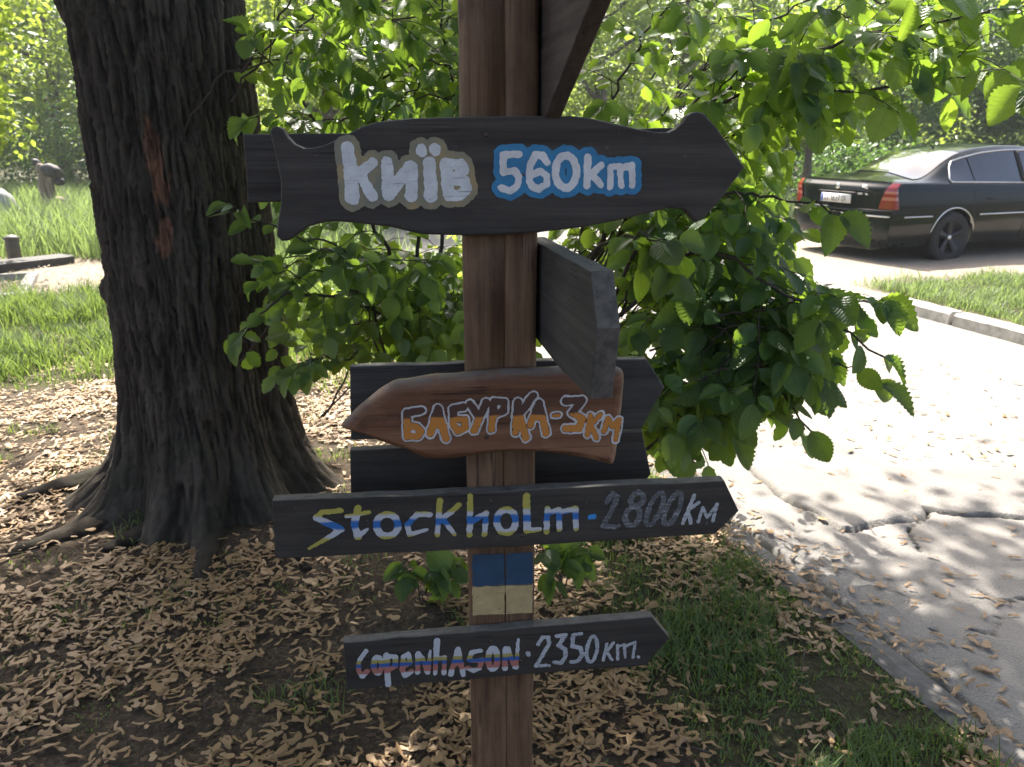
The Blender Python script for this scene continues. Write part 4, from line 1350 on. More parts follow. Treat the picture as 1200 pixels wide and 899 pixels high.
def gaps(p):
    # openings cut in the unseen canopy to let sun onto the shrubs
    k = np.ones(len(p), bool)
    sd = np.array(sv)
    for c, rad in (((1.55, 2.75, 2.15), 0.55), ((0.75, 3.1, 1.75), 0.42), ((1.05, 2.7, 1.35), 0.38), ((2.1, 2.6, 2.1), 0.3), ((-0.62, 3.1, 2.2), 0.30)):
        q = p - np.array(c); t = q @ sd
        d = np.linalg.norm(q - t[:, None] * sd, axis=1)
        k &= ~((d < rad) & (t > 0))
    return k
def linden_crown():
    me = crown_mesh('crown', (TREE[0] + 0.15, TREE[1] - 0.3, 6.9), (5.2, 4.8, 3.4), 66000, 0.125, 77, 160, 0.13, (TREE[0], TREE[1], 0), 3.5, 0.25, gaps)
    o = link('crown', me, M['linden'], tree)
    o['kind'] = 'stuff'
    me = crown_mesh('shade_lobe', (1.0, 5.7, 6.0), (1.9, 1.5, 1.5), 11000, 0.125, 78, 60, 0.15, (TREE[0], TREE[1], 0), 3.5, 0.2, gaps)  # unseen leaf lobe added to shade the near path evenly
    o = link('shade_lobe', me, M['linden'], tree)
    o['kind'] = 'stuff'
linden_crown()

# ------------------------------------------------------------------ seeds, grass and weeds on the ground
def seed_tmpl(bend=0.1, tw=0.1, wide=1.0):
    # a maple key: nut at the base, papery wing curving away
    s = np.array([0, 0.16, 0.36, 0.74, 1.0])
    cy = bend * np.sin(s * math.pi * 0.9)
    w = np.array([0.05, 0.115, 0.07, 0.15, 0.05]) * wide
    zc = np.array([0.0, 0.05, 0.03, 0.02, 0.03]) + tw * s
    v = []
    for i in range(5):
        v += [(s[i], cy[i] - w[i], zc[i] - 0.02), (s[i], cy[i], zc[i] + (0.07 if i == 1 else 0.02)), (s[i], cy[i] + w[i], zc[i] + tw * 0.5 * s[i])]
    return np.array(v), [grid_faces(5, 3)[:, ::-1]]
TM = [seed_tmpl(*a) for a in ((0.10, 0.02, 1.0), (-0.12, 0.06, 1.1), (0.14, 0.10, 0.9), (0.03, 0.03, 1.25), (-0.18, 0.0, 1.0), (0.12, 0.04, 0.95), (-0.09, 0.08, 0.85), (0.18, 0.02, 1.0), (-0.06, 0.12, 1.9))]

NUT = np.array([0.25, 0.25, 0.55, 0.62, 1.0, 1.08, 1.0, 1.05])     # the nut is browner than the wing
def litter():
    r = np.random.default_rng(99)
    def field(n, x0, x1, y0, y1, dens):
        x = r.uniform(x0, x1, n); y = r.uniform(y0, y1, n)
        return np.stack([x, y], -1)[r.random(n) < dens(x, y)]
    def dens(x, y):
        l = xl(y)
        t, g = zones(x, y)
        clump = sstep(0.36, 0.62, fbm(x * 2.6, y * 2.6, 0, 111, 4))
        d = (0.14 + 0.86 * clump) * (1 - 0.35 * t)
        d = np.where((x > l) & (x < xr(y)), 0.032 * (0.3 + 1.2 * sstep(0.45, 0.7, fbm(x * 1.5, y * 1.5, 0, 113, 3))) * sstep(8, 4, y) + 0.14 * sstep(0.30, 0.0, x - l), d)
        d = np.where(x > xr(y), 0.06, d)
        tr = np.hypot(x - TREE[0], y - TREE[1])
        return d * sstep(0.52, 0.68, tr)
    A = field(78000, -3.4, 3.6, 1.45, 5.9, dens)
    B_ = field(9000, -8.5, -1.5, 5.0, 12.0, lambda x, y: np.where(x < xl(y), 0.08 + 0.9 * zones(x, y)[1], 0))
    P = np.vstack([A, B_])
    n = len(P)
    x, y = P[:, 0], P[:, 1]
    onp = (x > xl(y) - 0.02) & (x < xr(y))
    z = np.where(onp, 0.006, gh(x, y) + 0.004) + r.uniform(0, 0.016, n) * np.where(onp, 0.15, 1)
    a = r.uniform(0, 2 * math.pi, n)
    d = np.stack([np.cos(a), np.sin(a), r.normal(0, 0.10, n)], -1)
    nn = np.stack([r.normal(0, 0.16, n), r.normal(0, 0.16, n), np.ones(n)], -1)
    rot = frames(d, nn)
    sz = 0.026 + 0.036 * r.beta(2, 2.4, n) * np.where(y > 5, 1.1, 1)
    tn = r.random(n) ** 1.3
    # a few pairs still joined
    tm = r.integers(0, len(TM), n)
    pos = np.stack([x, y, z], -1)
    cP, sP = math.cos(PITCH), math.sin(PITCH)
    dep = y * cP - (z - CAMZ) * sP
    u = 600 + F * x / dep; w = 449.5 - F * (y * sP + (z - CAMZ) * cP) / dep
    vis = (u > 0) & (u < 1200) & (w > 0) & (w < 899) & ~((np.abs(u - 588) < 40) & (w > 650))
    score = np.where(vis, sz / dep, 0)
    order = np.argsort(-score)
    own = order[:300]
    rest = np.ones(n, bool); rest[own] = False
    mes = []
    for q in range(len(TM)):
        for s in range(3):
            me = mesh_np('winged_seed', TM[q][0], TM[q][1], True, np.clip(NUT * (0.3, 0.55, 0.85)[s], 0, 1))
            me.materials.append(M['seed']); mes.append(me)
    for i in own:
        m4 = Matrix.Translation(Vector(pos[i])) @ Matrix(rot[i].tolist()).to_4x4() @ Matrix.Scale(float(sz[i]), 4)
        link('winged_seed', mes[int(tm[i]) * 3 + int(min(2, tn[i] * 3))], None, ground, mat=m4)
    bag = Bag(); tints = []
    for q in range(len(TM)):
        m = rest & (tm == q)
        v, f = scatter(TM[q][0], TM[q][1], pos[m], rot[m], sz[m])
        bag.add(v, f); tints.append((tn[m][:, None] * NUT[None, :] + r.normal(0, 0.06, (m.sum(), 8))).ravel())
    me = bag.mesh('seed_litter', True)
    at_ = me.attributes.new('tint', 'FLOAT', 'FACE'); at_.data.foreach_set('value', np.concatenate(tints).astype(np.float32))
    o = link('seed_litter', me, M['seed'])
    tag(o, 'carpet of dry tan winged maple seeds strewn over soil and path', 'leaf litter', kind='stuff')
litter()

def fallen_twigs():
    r = np.random.default_rng(17); bag = Bag()
    for k in range(170):
        x = r.uniform(-3.0, 1.0); y = r.uniform(1.6, 5.2)
        if x > xl(y) - 0.1 or np.hypot(x - TREE[0], y - TREE[1]) < 0.6: continue
        a = r.uniform(0, 6.28); L = r.uniform(0.04, 0.20)
        z = float(gh(x, y)) + 0.016
        P = np.array([(x + math.cos(a) * L * t + r.normal(0, .004), y + math.sin(a) * L * t + r.normal(0, .004), z + r.normal(0, .002)) for t in (0, .35, .7, 1)])
        v, f = tube(P, np.linspace(0.0032, 0.0014, 4), 5); bag.add(v, f)
    o = link('fallen_twigs', bag.mesh('fallen_twigs', True), M['twig'])
    tag(o, 'thin brown twigs lying among the seeds under the tree', 'twigs', kind='stuff')
fallen_twigs()

def blades(name, P, h0, h1, width, seed, mat, label, lean=0.5, segs=3):
    r = np.random.default_rng(seed)
    n = len(P)
    x, y = P[:, 0], P[:, 1]
    z = np.where((x > xl(y)) & (x < xr(y)), 0.0, gh(x, y))
    a = r.uniform(0, 2 * math.pi, n); h = r.uniform(h0, h1, n) * (0.45 + 1.15 * sstep(0.3, 0.7, fbm(x * 3.1, y * 3.1, 0, seed + 50, 3))); ln = h * lean * r.uniform(0.2, 1.3, n)
    dx, dy = np.cos(a), np.sin(a)
    b = a + math.pi / 2 + r.normal(0, 0.4, n)
    wx, wy = np.cos(b) * width, np.sin(b) * width
    rows = []
    for k in range(segs):
        t = k / segs
        ww = (1 - 0.55 * t)
        cx = x + dx * ln * t ** 1.8; cy = y + dy * ln * t ** 1.8; cz = z + h * (t - 0.22 * t * t * lean)
        rows.append(np.stack([cx - wx * ww, cy - wy * ww, cz], -1)); rows.append(np.stack([cx + wx * ww, cy + wy * ww, cz], -1))
    rows.append(np.stack([x + dx * ln, y + dy * ln, z + h * (1 - 0.22 * lean)], -1))
    k = len(rows)
    v = np.stack(rows, 1).reshape(-1, 3)
    base = (np.arange(n) * k)[:, None]
    q = np.vstack([base + np.array([[2 * s, 2 * s + 1, 2 * s + 3, 2 * s + 2]]) for s in range(segs - 1)])
    t3 = base + np.array([[2 * segs - 2, 2 * segs - 1, 2 * segs]])
    tn = np.clip(0.55 * r.random(n) + 0.45 * fbm(x * 1.5, y * 1.5, 0, seed, 3), 0, 1)
    me = mesh_np(name, v, [q, t3], True, np.concatenate([np.tile(tn, segs - 1), tn]))
    o = link(name, me, mat)
    tag(o, label, 'grass', kind='stuff')
    return o

def pick(n, x0, x1, y0, y1, dens, seed):
    r = np.random.default_rng(seed)
    x = r.uniform(x0, x1, n); y = r.uniform(y0, y1, n)
    return np.stack([x, y], -1)[r.random(n) < dens(x, y)]

def grass_all():
    tuft = lambda x, y, s, lo, hi: sstep(lo, hi, fbm(x * 5, y * 5, 0, s, 3))
    P = pick(95000, -0.4, 2.0, 1.5, 4.6, lambda x, y: np.where(x < xl(y) - 0.125, zones(x, y)[0] * (0.10 + 0.85 * tuft(x, y, 121, 0.42, 0.6)), 0), 1)
    blades('verge_grass', P, 0.022, 0.070, 0.0026, 11, M['grass'], 'short tufted grass on the verge between the signpost and the path', 0.8)
    P = pick(60000, -3.2, 1.0, 1.5, 5.2, lambda x, y: np.where(x < xl(y) - 0.1, 0.5 * tuft(x, y, 122, 0.52, 0.70), 0), 2)
    blades('sparse_grass', P, 0.02, 0.06, 0.0026, 12, M['grass'], 'sparse green weeds poking through the seeds under the tree', 0.9)
    P = pick(110000, -9, 0.6, 4.9, 9.0, lambda x, y: np.where(x < xl(y) - 0.1, zones(x, y)[0] * (0.25 + 0.75 * tuft(x * .5, y * .5, 124, 0.4, 0.6)), 0), 3)
    blades('lawn_grass', P, 0.06, 0.20, 0.0045, 13, M['grass'], 'rough mown grass behind the big tree', 0.7)
    P = pick(80000, -16, -0.2, 8.6, 24, lambda x, y: np.where(x < xl(y) - 0.2, zones(x, y)[0] * sstep(8.2, 11.8, y + 2.2 * (x > -3.6)), 0), 4)
    blades('meadow_grass', P, 0.22, 0.50, 0.0095, 14, M['meadow'], 'tall sunlit meadow grass in the left background', 0.6)
    P = pick(90000, 2.4, 9, 3, 10.5, lambda x, y: np.where(x > xr(y) + 0.16, zones(x, y)[0], 0), 5)
    blades('kerbside_grass', P, 0.04, 0.13, 0.004, 15, M['meadow'], 'sunlit short grass behind the far kerb', 0.7)
    P = pick(60000, -2, 30, 14, 30, lambda x, y: np.where(x > xr(y) + 0.3, zones(x, y)[0], 0), 6)
    blades('far_grass', P, 0.1, 0.35, 0.012, 16, M['meadow'], 'grass beyond the parked car', 0.6)
grass_all()

# ------------------------------------------------------------------ the parked car
def build_car():
    YW = R(22)
    fw = Vector((math.cos(YW), math.sin(YW), 0)); lf = Vector((-math.sin(YW), math.cos(YW), 0))
    g = gp(1100, 310)
    GZ = 0.025
    org = g - fw * 1.05 + lf * 0.80
    root = thing('parked_car', 'black green saloon car parked on the gravel with its tail towards the viewer', 'car', (org.x, org.y, GZ))
    root.rotation_euler = (0, 0, YW)
    root.scale = (1.03, 1.03, 1.03)
    L = 4.80
    paintm = NT('black green car paint')
    c = paintm.coord()
    pcol = paintm.ramp(paintm.noise(c, 3, 3), [(0.3, (0.004, 0.007, 0.007)), (0.7, (0.007, 0.011, 0.010))])
    dirt = paintm.n('SeparateXYZ'); paintm.t.links.new(c, dirt.inputs[0])
    dz = paintm.math('MULTIPLY', paintm.ramp(dirt.outputs[2], [(0.25, 0.10), (0.50, 0.0)]), paintm.noise(c, 12, 5))
    pcol = paintm.mix(dz, pcol, (0.14, 0.12, 0.10))
    MP = paintm.end(paintm.bsdf(pcol, paintm.math('ADD', 0.10, dz), 0.0, 0.25, None, 0.12))
    MG = simple('tinted car glass', (0.012, 0.016, 0.016), 0.04, 0, 0.8, 1.0, var=0.1, bstr=0)
    MC = simple('satin chrome', (0.62, 0.62, 0.60), 0.22, 1.0, var=0.05, bstr=0)
    MB = simple('black rubber', (0.018, 0.018, 0.018), 0.75, var=0.2, nscale=30)
    MR = simple('black alloy', (0.03, 0.03, 0.032), 0.4, 0.3, var=0.2, nscale=20)
    ML = NT('red lamp lens'); cc = ML.coord(); sx = ML.n('SeparateXYZ'); ML.t.links.new(cc, sx.inputs[0])
    ML = ML.end(ML.bsdf(ML.ramp(sx.outputs[2], [(0.0, (0.19, 0.004, 0.007)), (0.80, (0.20, 0.004, 0.007)), (0.801, (0.34, 0.10, 0.08)), (0.84, (0.34, 0.10, 0.08)), (0.841, (0.20, 0.004, 0.007)), (0.88, (0.20, 0.004, 0.007)), (0.881, (0.36, 0.11, 0.09)), (0.912, (0.36, 0.11, 0.09)), (0.913, (0.20, 0.004, 0.007))], 'CONSTANT'), 0.12, 0, 0.6, None, 0.8))
    MW = simple('white plate', (0.70, 0.70, 0.68), 0.4, var=0.05, bstr=0)
    MK = simple('black print', (0.01, 0.01, 0.012), 0.5, var=0.1, bstr=0)
    xs_t = np.array([0, .10, .30, .55, .75, 1.0, 1.3, 1.65, 2.05, 2.45, 2.85, 3.2, 3.55, 3.8, 4.2, 4.55, 4.74, 4.8])
    zt_t = np.array([1.02, 1.055, 1.085, 1.125, 1.195, 1.285, 1.37, 1.435, 1.465, 1.465, 1.42, 1.28, 1.10, 1.00, .94, .86, .76, .68])
    def sm(xq, xt, yt):
        a = np.linspace(xt[0] - .4, xt[-1] + .4, 900); b = np.interp(a, xt, yt)
        k = np.hanning(41); k /= k.sum()
        bp = np.convolve(np.pad(b, 20, mode='edge'), k, 'valid')
        return np.interp(xq, a, bp)
    ztop = lambda x: sm(x, xs_t, zt_t)
    zbelt = lambda x: sm(x, np.array([0, 1, 2.5, 3.6, 4.4, 4.8]), np.array([.985, .985, .955, .915, .80, .62]))
    wid = lambda x: sm(x, np.array([0, .5, 1.2, 3.4, 4.2, 4.6, 4.8]), np.array([.855, .875, .8825, .8825, .86, .80, .70]))
    def section(x, sub=4):
        w, zb, zt = float(wid(x)), float(zbelt(x)), float(ztop(x))
        g_ = min(1, max(0, (zt - zb - .06) / .34)); g_ = g_ * g_ * (3 - 2 * g_)
        lp = lambda a, b: a + (b - a) * g_
        P = [(0, .19), (.70 * w, .19), (.93 * w, .235), (.975 * w, .36), (.995 * w, .50), (1.0 * w, .62), (.992 * w, .76), (.965 * w, zb - .05), (.93 * w, zb),
             (lp(.91, .895) * w, zb + .018), (lp(.86, .665) * w, lp(zb + .033, zt - .075)), (lp(.70, .58) * w, lp(zb + .05 if zt > zb + .05 else zt, zt - .028)), (.3 * w, zt - .006), (0, zt)]
        Q = []
        for (a, b) in zip(P[:-1], P[1:]):
            for q in range(sub): Q.append((a[0] + (b[0] - a[0]) * q / sub, a[1] + (b[1] - a[1]) * q / sub))
        Q.append(P[-1])
        return np.array(Q)
    def inset(z):
        return 0.045 * sstep(.655, .69, z) + 0.06 * sstep(.93, 1.02, z)
    def warp(v):
        """round the tail and nose in plan, step the boot in above the bumper"""
        v = v.copy()
        k = np.clip(1 - v[:, 0] / .75, 0, 1)
        v[:, 0] += k * (0.12 * (np.abs(v[:, 1]) / .86) ** 3.4 + inset(v[:, 2]) - 0.10) + k * 0.10 * sstep(.40, .19, v[:, 2])
        k = np.clip((v[:, 0] - 4.1) / .7, 0, 1)
        v[:, 0] -= k * (0.30 * (np.abs(v[:, 1]) / .86) ** 2.6 + 0.10 * sstep(.40, .19, v[:, 2]))
        return v
    st = np.concatenate([np.linspace(0, .8, 16), np.linspace(.88, 4.0, 52), np.linspace(4.06, 4.8, 14)])
    rows = []
    s0 = section(st[0]); s1 = section(st[-1])
    for k in np.linspace(0, 1, 10)[:-1]: rows.append(np.stack([np.full(len(s0), st[0]), s0[:, 0] * k, s0[:, 1]], -1))
    for x in st: s = section(x); rows.append(np.stack([np.full(len(s), x), s[:, 0], s[:, 1]], -1))
    for k in np.linspace(1, 0, 10)[1:]: rows.append(np.stack([np.full(len(s1), st[-1]), s1[:, 0] * k, s1[:, 1]], -1))
    nr, nc = len(rows), len(s0)
    half = warp(np.vstack(rows))
    other = half * np.array([1, -1, 1])
    bm = bmesh.new()
    f = grid_faces(nr, nc)
    vs = [bm.verts.new(p) for p in half]; vo = [bm.verts.new(p) for p in other]
    for a in f:
        try: bm.faces.new([vs[i] for i in a])
        except ValueError: pass
        try: bm.faces.new([vo[i] for i in a[::-1]])
        except ValueError: pass
    bmesh.ops.remove_doubles(bm, verts=bm.verts[:], dist=0.0004)
    bmesh.ops.dissolve_degenerate(bm, dist=0.0003, edges=bm.edges[:])
    body_me = bm_mesh('body', bm, True)
    body = link('body', body_me, MP, root)
    # wheel arches cut through the sides
    bmc = bmesh.new()
    for ax in (1.05, 3.85):
        for sd in (-1, 1):
            r_ = bmesh.ops.create_cone(bmc, cap_ends=True, segments=40, radius1=.365, radius2=.365, depth=.42)
            bmesh.ops.rotate(bmc, verts=r_['verts'], matrix=Matrix.Rotation(R(90), 3, 'X'))
            bmesh.ops.translate(bmc, verts=r_['verts'], vec=(ax, sd * .80, .325))
    cut = bpy.data.objects.new('arch_cut', bm_mesh('arch_cut', bmc)); COL.objects.link(cut)
    cut.parent = root
    md = body.modifiers.new('arches', 'BOOLEAN'); md.object = cut; md.operation = 'DIFFERENCE'; md.solver = 'EXACT'
    bpy.context.view_layer.update()
    dg = bpy.context.evaluated_depsgraph_get()
    new = bpy.data.meshes.new_from_object(body.evaluated_get(dg))
    body.modifiers.clear(); body.data = new
    if not new.materials: new.materials.append(MP)
    bpy.data.objects.remove(cut)
    new.set_sharp_from_angle(angle=R(38))
    def side_pt(x, z, sd, off=0.0):
        s = section(x, 6)
        k0 = 6 * 2
        zz2 = s[k0:, 1]; yy2 = s[k0:, 0]
        # outer skin from the sill to the cant rail
        y = np.interp(z, zz2[:6 * 9], yy2[:6 * 9])
        p = warp(np.array([[x, sd * (y + off), z]]))[0]
        return p
    def tubeobj(name, pts, r_, m, k=6):
        v, ff = tube(np.array(pts), r_, k); return link(name, mesh_np(name, v, ff, True), m, root)
    zw0 = lambda x: float(zbelt(x)) + .035
    zw1 = lambda x: min(float(ztop(x)) - .098, zw0(x) + .01 + .62 * max(0, x - 1.03) ** .55)
    for sd in (-1, 1):
        for (x0, x1) in ((1.04, 1.40), (1.425, 2.26), (2.34, 3.36)):
            X = np.linspace(x0, x1, 18); rws = []
            for x in X:
                a, b = zw0(x), max(zw1(x), zw0(x) + .004)
                rws += [side_pt(x, a + (b - a) * t, sd, .006) for t in np.linspace(0, 1, 7)]
            gf = grid_faces(18, 7)
            link('window', mesh_np('window', np.array(rws), gf if sd < 0 else gf[:, ::-1], True), MG, root)
        lo = [side_pt(x, zw0(x) - .014, sd, .012) for x in np.linspace(1.0, 3.46, 40)]
        hi = [side_pt(x, max(zw1(x), zw0(x)) + .016, sd, .012) for x in np.linspace(3.42, 1.0, 60)]
        tubeobj('window_trim', lo + hi + lo[:1], .011, MC)
        tubeobj('pillar', [side_pt(2.30, z, sd, .006) for z in np.linspace(zw0(2.3), zw1(2.3), 8)], .03, MB)
        for (xa, xb) in ((.20, .66), (1.47, 3.42)):
            tubeobj('side_moulding', [side_pt(x, .605, sd, .006) for x in np.linspace(xa, xb, 24)], .012, MC)
        th_ = np.linspace(R(12), R(168), 40)
        tubeobj('arch_trim', [side_pt(1.05 + .372 * math.cos(t), .325 + .372 * math.sin(t), sd, .003) for t in th_], .011, MC)
        for x in (1.36, 2.30, 3.40):
            tubeobj('door_seam', [side_pt(x if (x > 1.5 or z > .68) else 1.36 + (0.68 - z) * .25, z, sd, -.001) for z in np.linspace(.29, .925, 22)], .0045, MB, 4)
        for x in (1.60, 2.55):
            p = [side_pt(x + t * .2, .80, sd, .012 + .02 * math.sin(math.pi * t)) for t in np.linspace(0, 1, 10)]
            tubeobj('door_handle', p, .013, MP)
    # rear window and the roof aerial
    X = np.linspace(.50, 1.36, 18); Uu = np.linspace(-1, 1, 21); rws = []
    for x in X:
        s = section(x, 8); zt = float(ztop(x))
        wtop = s[8 * 10:, :]
        hw = float(np.interp(0.5, [0, 1], [wtop[0, 0], wtop[8, 0]]))
        for u_ in Uu:
            y = u_ * hw * .97
            z = float(np.interp(abs(y), wtop[::-1, 0], wtop[::-1, 1])) + .006
            rws.append((x, y, z))
    link('rear_window', mesh_np('rear_window', warp(np.array(rws)) + np.array([0, 0, 0.002]), grid_faces(18, 21), True), MG, root)
    bag = Bag()
    v, ff = tube([(1.52, 0, 1.388), (1.50, 0, 1.42), (1.44, 0, 1.44)], [.022, .012, .004], 8); bag.add(v, ff)
    v, ff = tube([(1.45, 0, 1.437), (1.30, 0, 1.52)], .003, 5); bag.add(v, ff)
    link('aerial', bag.mesh('aerial', True), MB, root)
    # tail skin helper
    def tail(y, z, off=0.0):
        p = warp(np.array([[0.0, y, z]]))[0]
        sl_ = 0.12 * 3.4 * (abs(y) / .86) ** 2.4 / .86
        n = np.array([-1, math.copysign(sl_, y), 0]); n /= np.linalg.norm(n)
        return p + n * off
    for sd in (-1, 1):
        rws = []; nu_ = 16
        for t in np.linspace(0, 1, 12):
            z = .70 + .31 * t
            y0 = .665 + .09 * t ** 1.3
            for q in np.linspace(0, 1, nu_):
                y = y0 + (.852 - y0) * q
                rws.append(tail(sd * y, z, .012))
            for xk in (.012, .025, .037, .05 - .03 * t):
                rws.append(side_pt(xk, z, sd, .012))
        gf = grid_faces(12, nu_ + 4)
        link('tail_light', mesh_np('tail_light', np.array(rws), gf if sd > 0 else gf[:, ::-1], True), ML, root)
    ys_ = np.linspace(-.84, .84, 50)
    tubeobj('bumper_moulding', [tail(y, .615, .004) for y in ys_], .013, MC)
    rws = []
    for z in np.linspace(.665, .685, 3):
        rws += [tail(y, z, .03 if z < .68 else -.02) for y in ys_]
    link('bumper_top', mesh_np('bumper_top', np.array(rws), grid_faces(3, 50), True), MP, root)
    bag = Bag(); v, ff = tube([tail(y, .872, .012) for y in np.linspace(-.32, .32, 20)], .014, 6); bag.add(v, ff)
    link('plate_handle', bag.mesh('plate_handle', True), MP, root)
    # boot badge and lettering scraps
    xb = tail(0, .94, .006)
    v, ff = lathe([(0.0001, -.006), (.03, -.006), (.036, 0), (.036, .006)], 20, 'y'); v = v[:, [1, 0, 2]] + xb
    link('badge', mesh_np('badge', v, ff, True), MC, root)
    v, ff = bx((0, -.045, -.028), (.004, .045, .028)); link('sticker', mesh_np('sticker', v + tail(-.44, .955, .010), ff), MW, root)
    for k, yy in enumerate((-.36, -.385, -.41, -.47, -.49)):
        v, ff = bx((0, -.009, -.012), (.005, .009, .012)); link('badge_letter', mesh_np('badge_letter', v + tail(yy, .865, .008), ff), MC, root)
    # number plate
    pc = tail(0, .795, .016)
    v, ff = bx((-.004, -.26, -.056), (.006, .26, .056)); pl = link('number_plate', mesh_np('number_plate', v, ff), MW, root, loc=tuple(pc))
    bag = Bag(); v, ff = bx((-.0055, .222, -.05), (-.0048, .255, .05)); link('plate_flag', mesh_np('plate_flag', v, ff), simple('plate blue', (0.03, 0.10, 0.45), 0.4, bstr=0), pl)
    GL = {'A': [[(0, 0), (.5, 1), (1, 0)], [(.2, .35), (.8, .35)]], 'I': [[(.5, 0), (.5, 1)]], 'O': [[(0, .15), (0, .85), (.3, 1), (.7, 1), (1, .85), (1, .15), (.7, 0), (.3, 0), (0, .15)]],
          '1': [[(.1, .75), (.6, 1), (.6, 0)]], '6': [[(.9, .95), (.4, .95), (0, .55), (0, .15), (.3, 0), (.7, 0), (1, .2), (1, .4), (.7, .55), (0, .5)]],
          '3': [[(0, 1), (1, 1), (.45, .6), (1, .4), (.9, .08), (.5, 0), (0, .08)]], '7': [[(0, 1), (1, 1), (.35, 0)]]}
    y = .195
    for ch in 'AI 1637 OI':
        if ch == ' ': y -= .024; continue
        bag = Bag()
        for s_ in GL[ch]:
            v, ff = tube([(-.0062, y - a * .029, -.036 + b * .072) for a, b in s_], .0052, 5); v[:, 0] = -.0062 + (v[:, 0] + .0062) * .15; bag.add(v, ff)
        link('character', bag.mesh('character'), MK, pl)
        y -= .043
    # wheels
    def wheel(x, sd, n):
        w = bpy.data.objects.new('wheel', None); COL.objects.link(w); w.parent = root
        w.location = (x, sd * .765, .325); w.empty_display_size = .1
        if sd > 0: w.rotation_euler = (0, 0, math.pi)
        prof = [(.215, -.10), (.235, -.106), (.29, -.11), (.318, -.095), (.325, -.07), (.325, .07), (.318, .095), (.29, .11), (.235, .106), (.215, .10), (.20, .06), (.20, -.06), (.215, -.10)]
        v, ff = lathe(prof, 48, 'y'); link('tyre', mesh_np('tyre', v, ff, True), MB, w)
        bag = Bag()
        v, ff = lathe([(.0001, -.035), (.19, -.035), (.205, -.09), (.222, -.104), (.222, -.09), (.205, -.03), (.19, .08)], 48, 'y'); bag.add(v, ff)
        for k in range(5):
            a = 2 * math.pi * k / 5 + .3
            ca, sa = math.cos(a), math.sin(a)
            q = []
            for (rr_, hw_, yy_) in ((.03, .034, -.075), (.11, .030, -.085), (.205, .046, -.10)):
                for s_ in (-1, 1):
                    for dd in (0, .04): q.append((rr_ * ca - s_ * hw_ * sa, yy_ + dd, rr_ * sa + s_ * hw_ * ca))
            q = np.array(q); ff = []
            for i in range(2):
                b = i * 4
                ff += [(b, b + 2, b + 6, b + 4), (b + 1, b + 5, b + 7, b + 3), (b, b + 4, b + 5, b + 1), (b + 2, b + 3, b + 7, b + 6)]
            bag.add(q, np.array(ff))
        link('rim', bag.mesh('rim', False), MR, w)
        v, ff = lathe([(.0001, -.092), (.024, -.091), (.032, -.086), (.032, -.06)], 20, 'y'); link('hub_cap', mesh_np('hub_cap', v, ff, True), MC, w)
    for x in (1.05, 3.85):
        for sd in (-1, 1): wheel(x, sd, 0)
    bag = Bag(); v, ff = tube([(.12, .45, .20), (.5, .45, .2)], .03, 12); bag.add(v, ff); link('exhaust', bag.mesh('exhaust', True), MC, root)
    # head lamps, windscreen and mirrors
    X = np.linspace(2.92, 3.66, 14); rws = []
    for x in X:
        s = section(x, 8); wtop = s[8 * 10:, :]
        hw = float(.5 * (wtop[0, 0] + wtop[8, 0])) * .97
        for u_ in Uu:
            y = u_ * hw; rws.append((x, y, float(np.interp(abs(y), wtop[::-1, 0], wtop[::-1, 1])) + .008))
    link('windscreen', mesh_np('windscreen', np.array(rws), grid_faces(14, 21), True), MG, root)
    for sd in (-1, 1):
        bm = bmesh.new(); bmesh.ops.create_icosphere(bm, subdivisions=2, radius=1.0)
        bmesh.ops.scale(bm, vec=(.07, .12, .075), verts=bm.verts[:]); bmesh.ops.translate(bm, vec=(3.22, sd * .97, 1.0), verts=bm.verts[:])
        link('wing_mirror', bm_mesh('wing_mirror', bm, True), MP, root)
        rws = []
        for z in np.linspace(.62, .76, 5):
            for q in np.linspace(.45, .80, 9):
                p = warp(np.array([[4.80, sd * q, z]]))[0]; rws.append(p + np.array([.012 - .25 * (z - .62), 0, 0]))
        link('headlight', mesh_np('headlight', np.array(rws), grid_faces(5, 9), True), MC, root)
build_car()

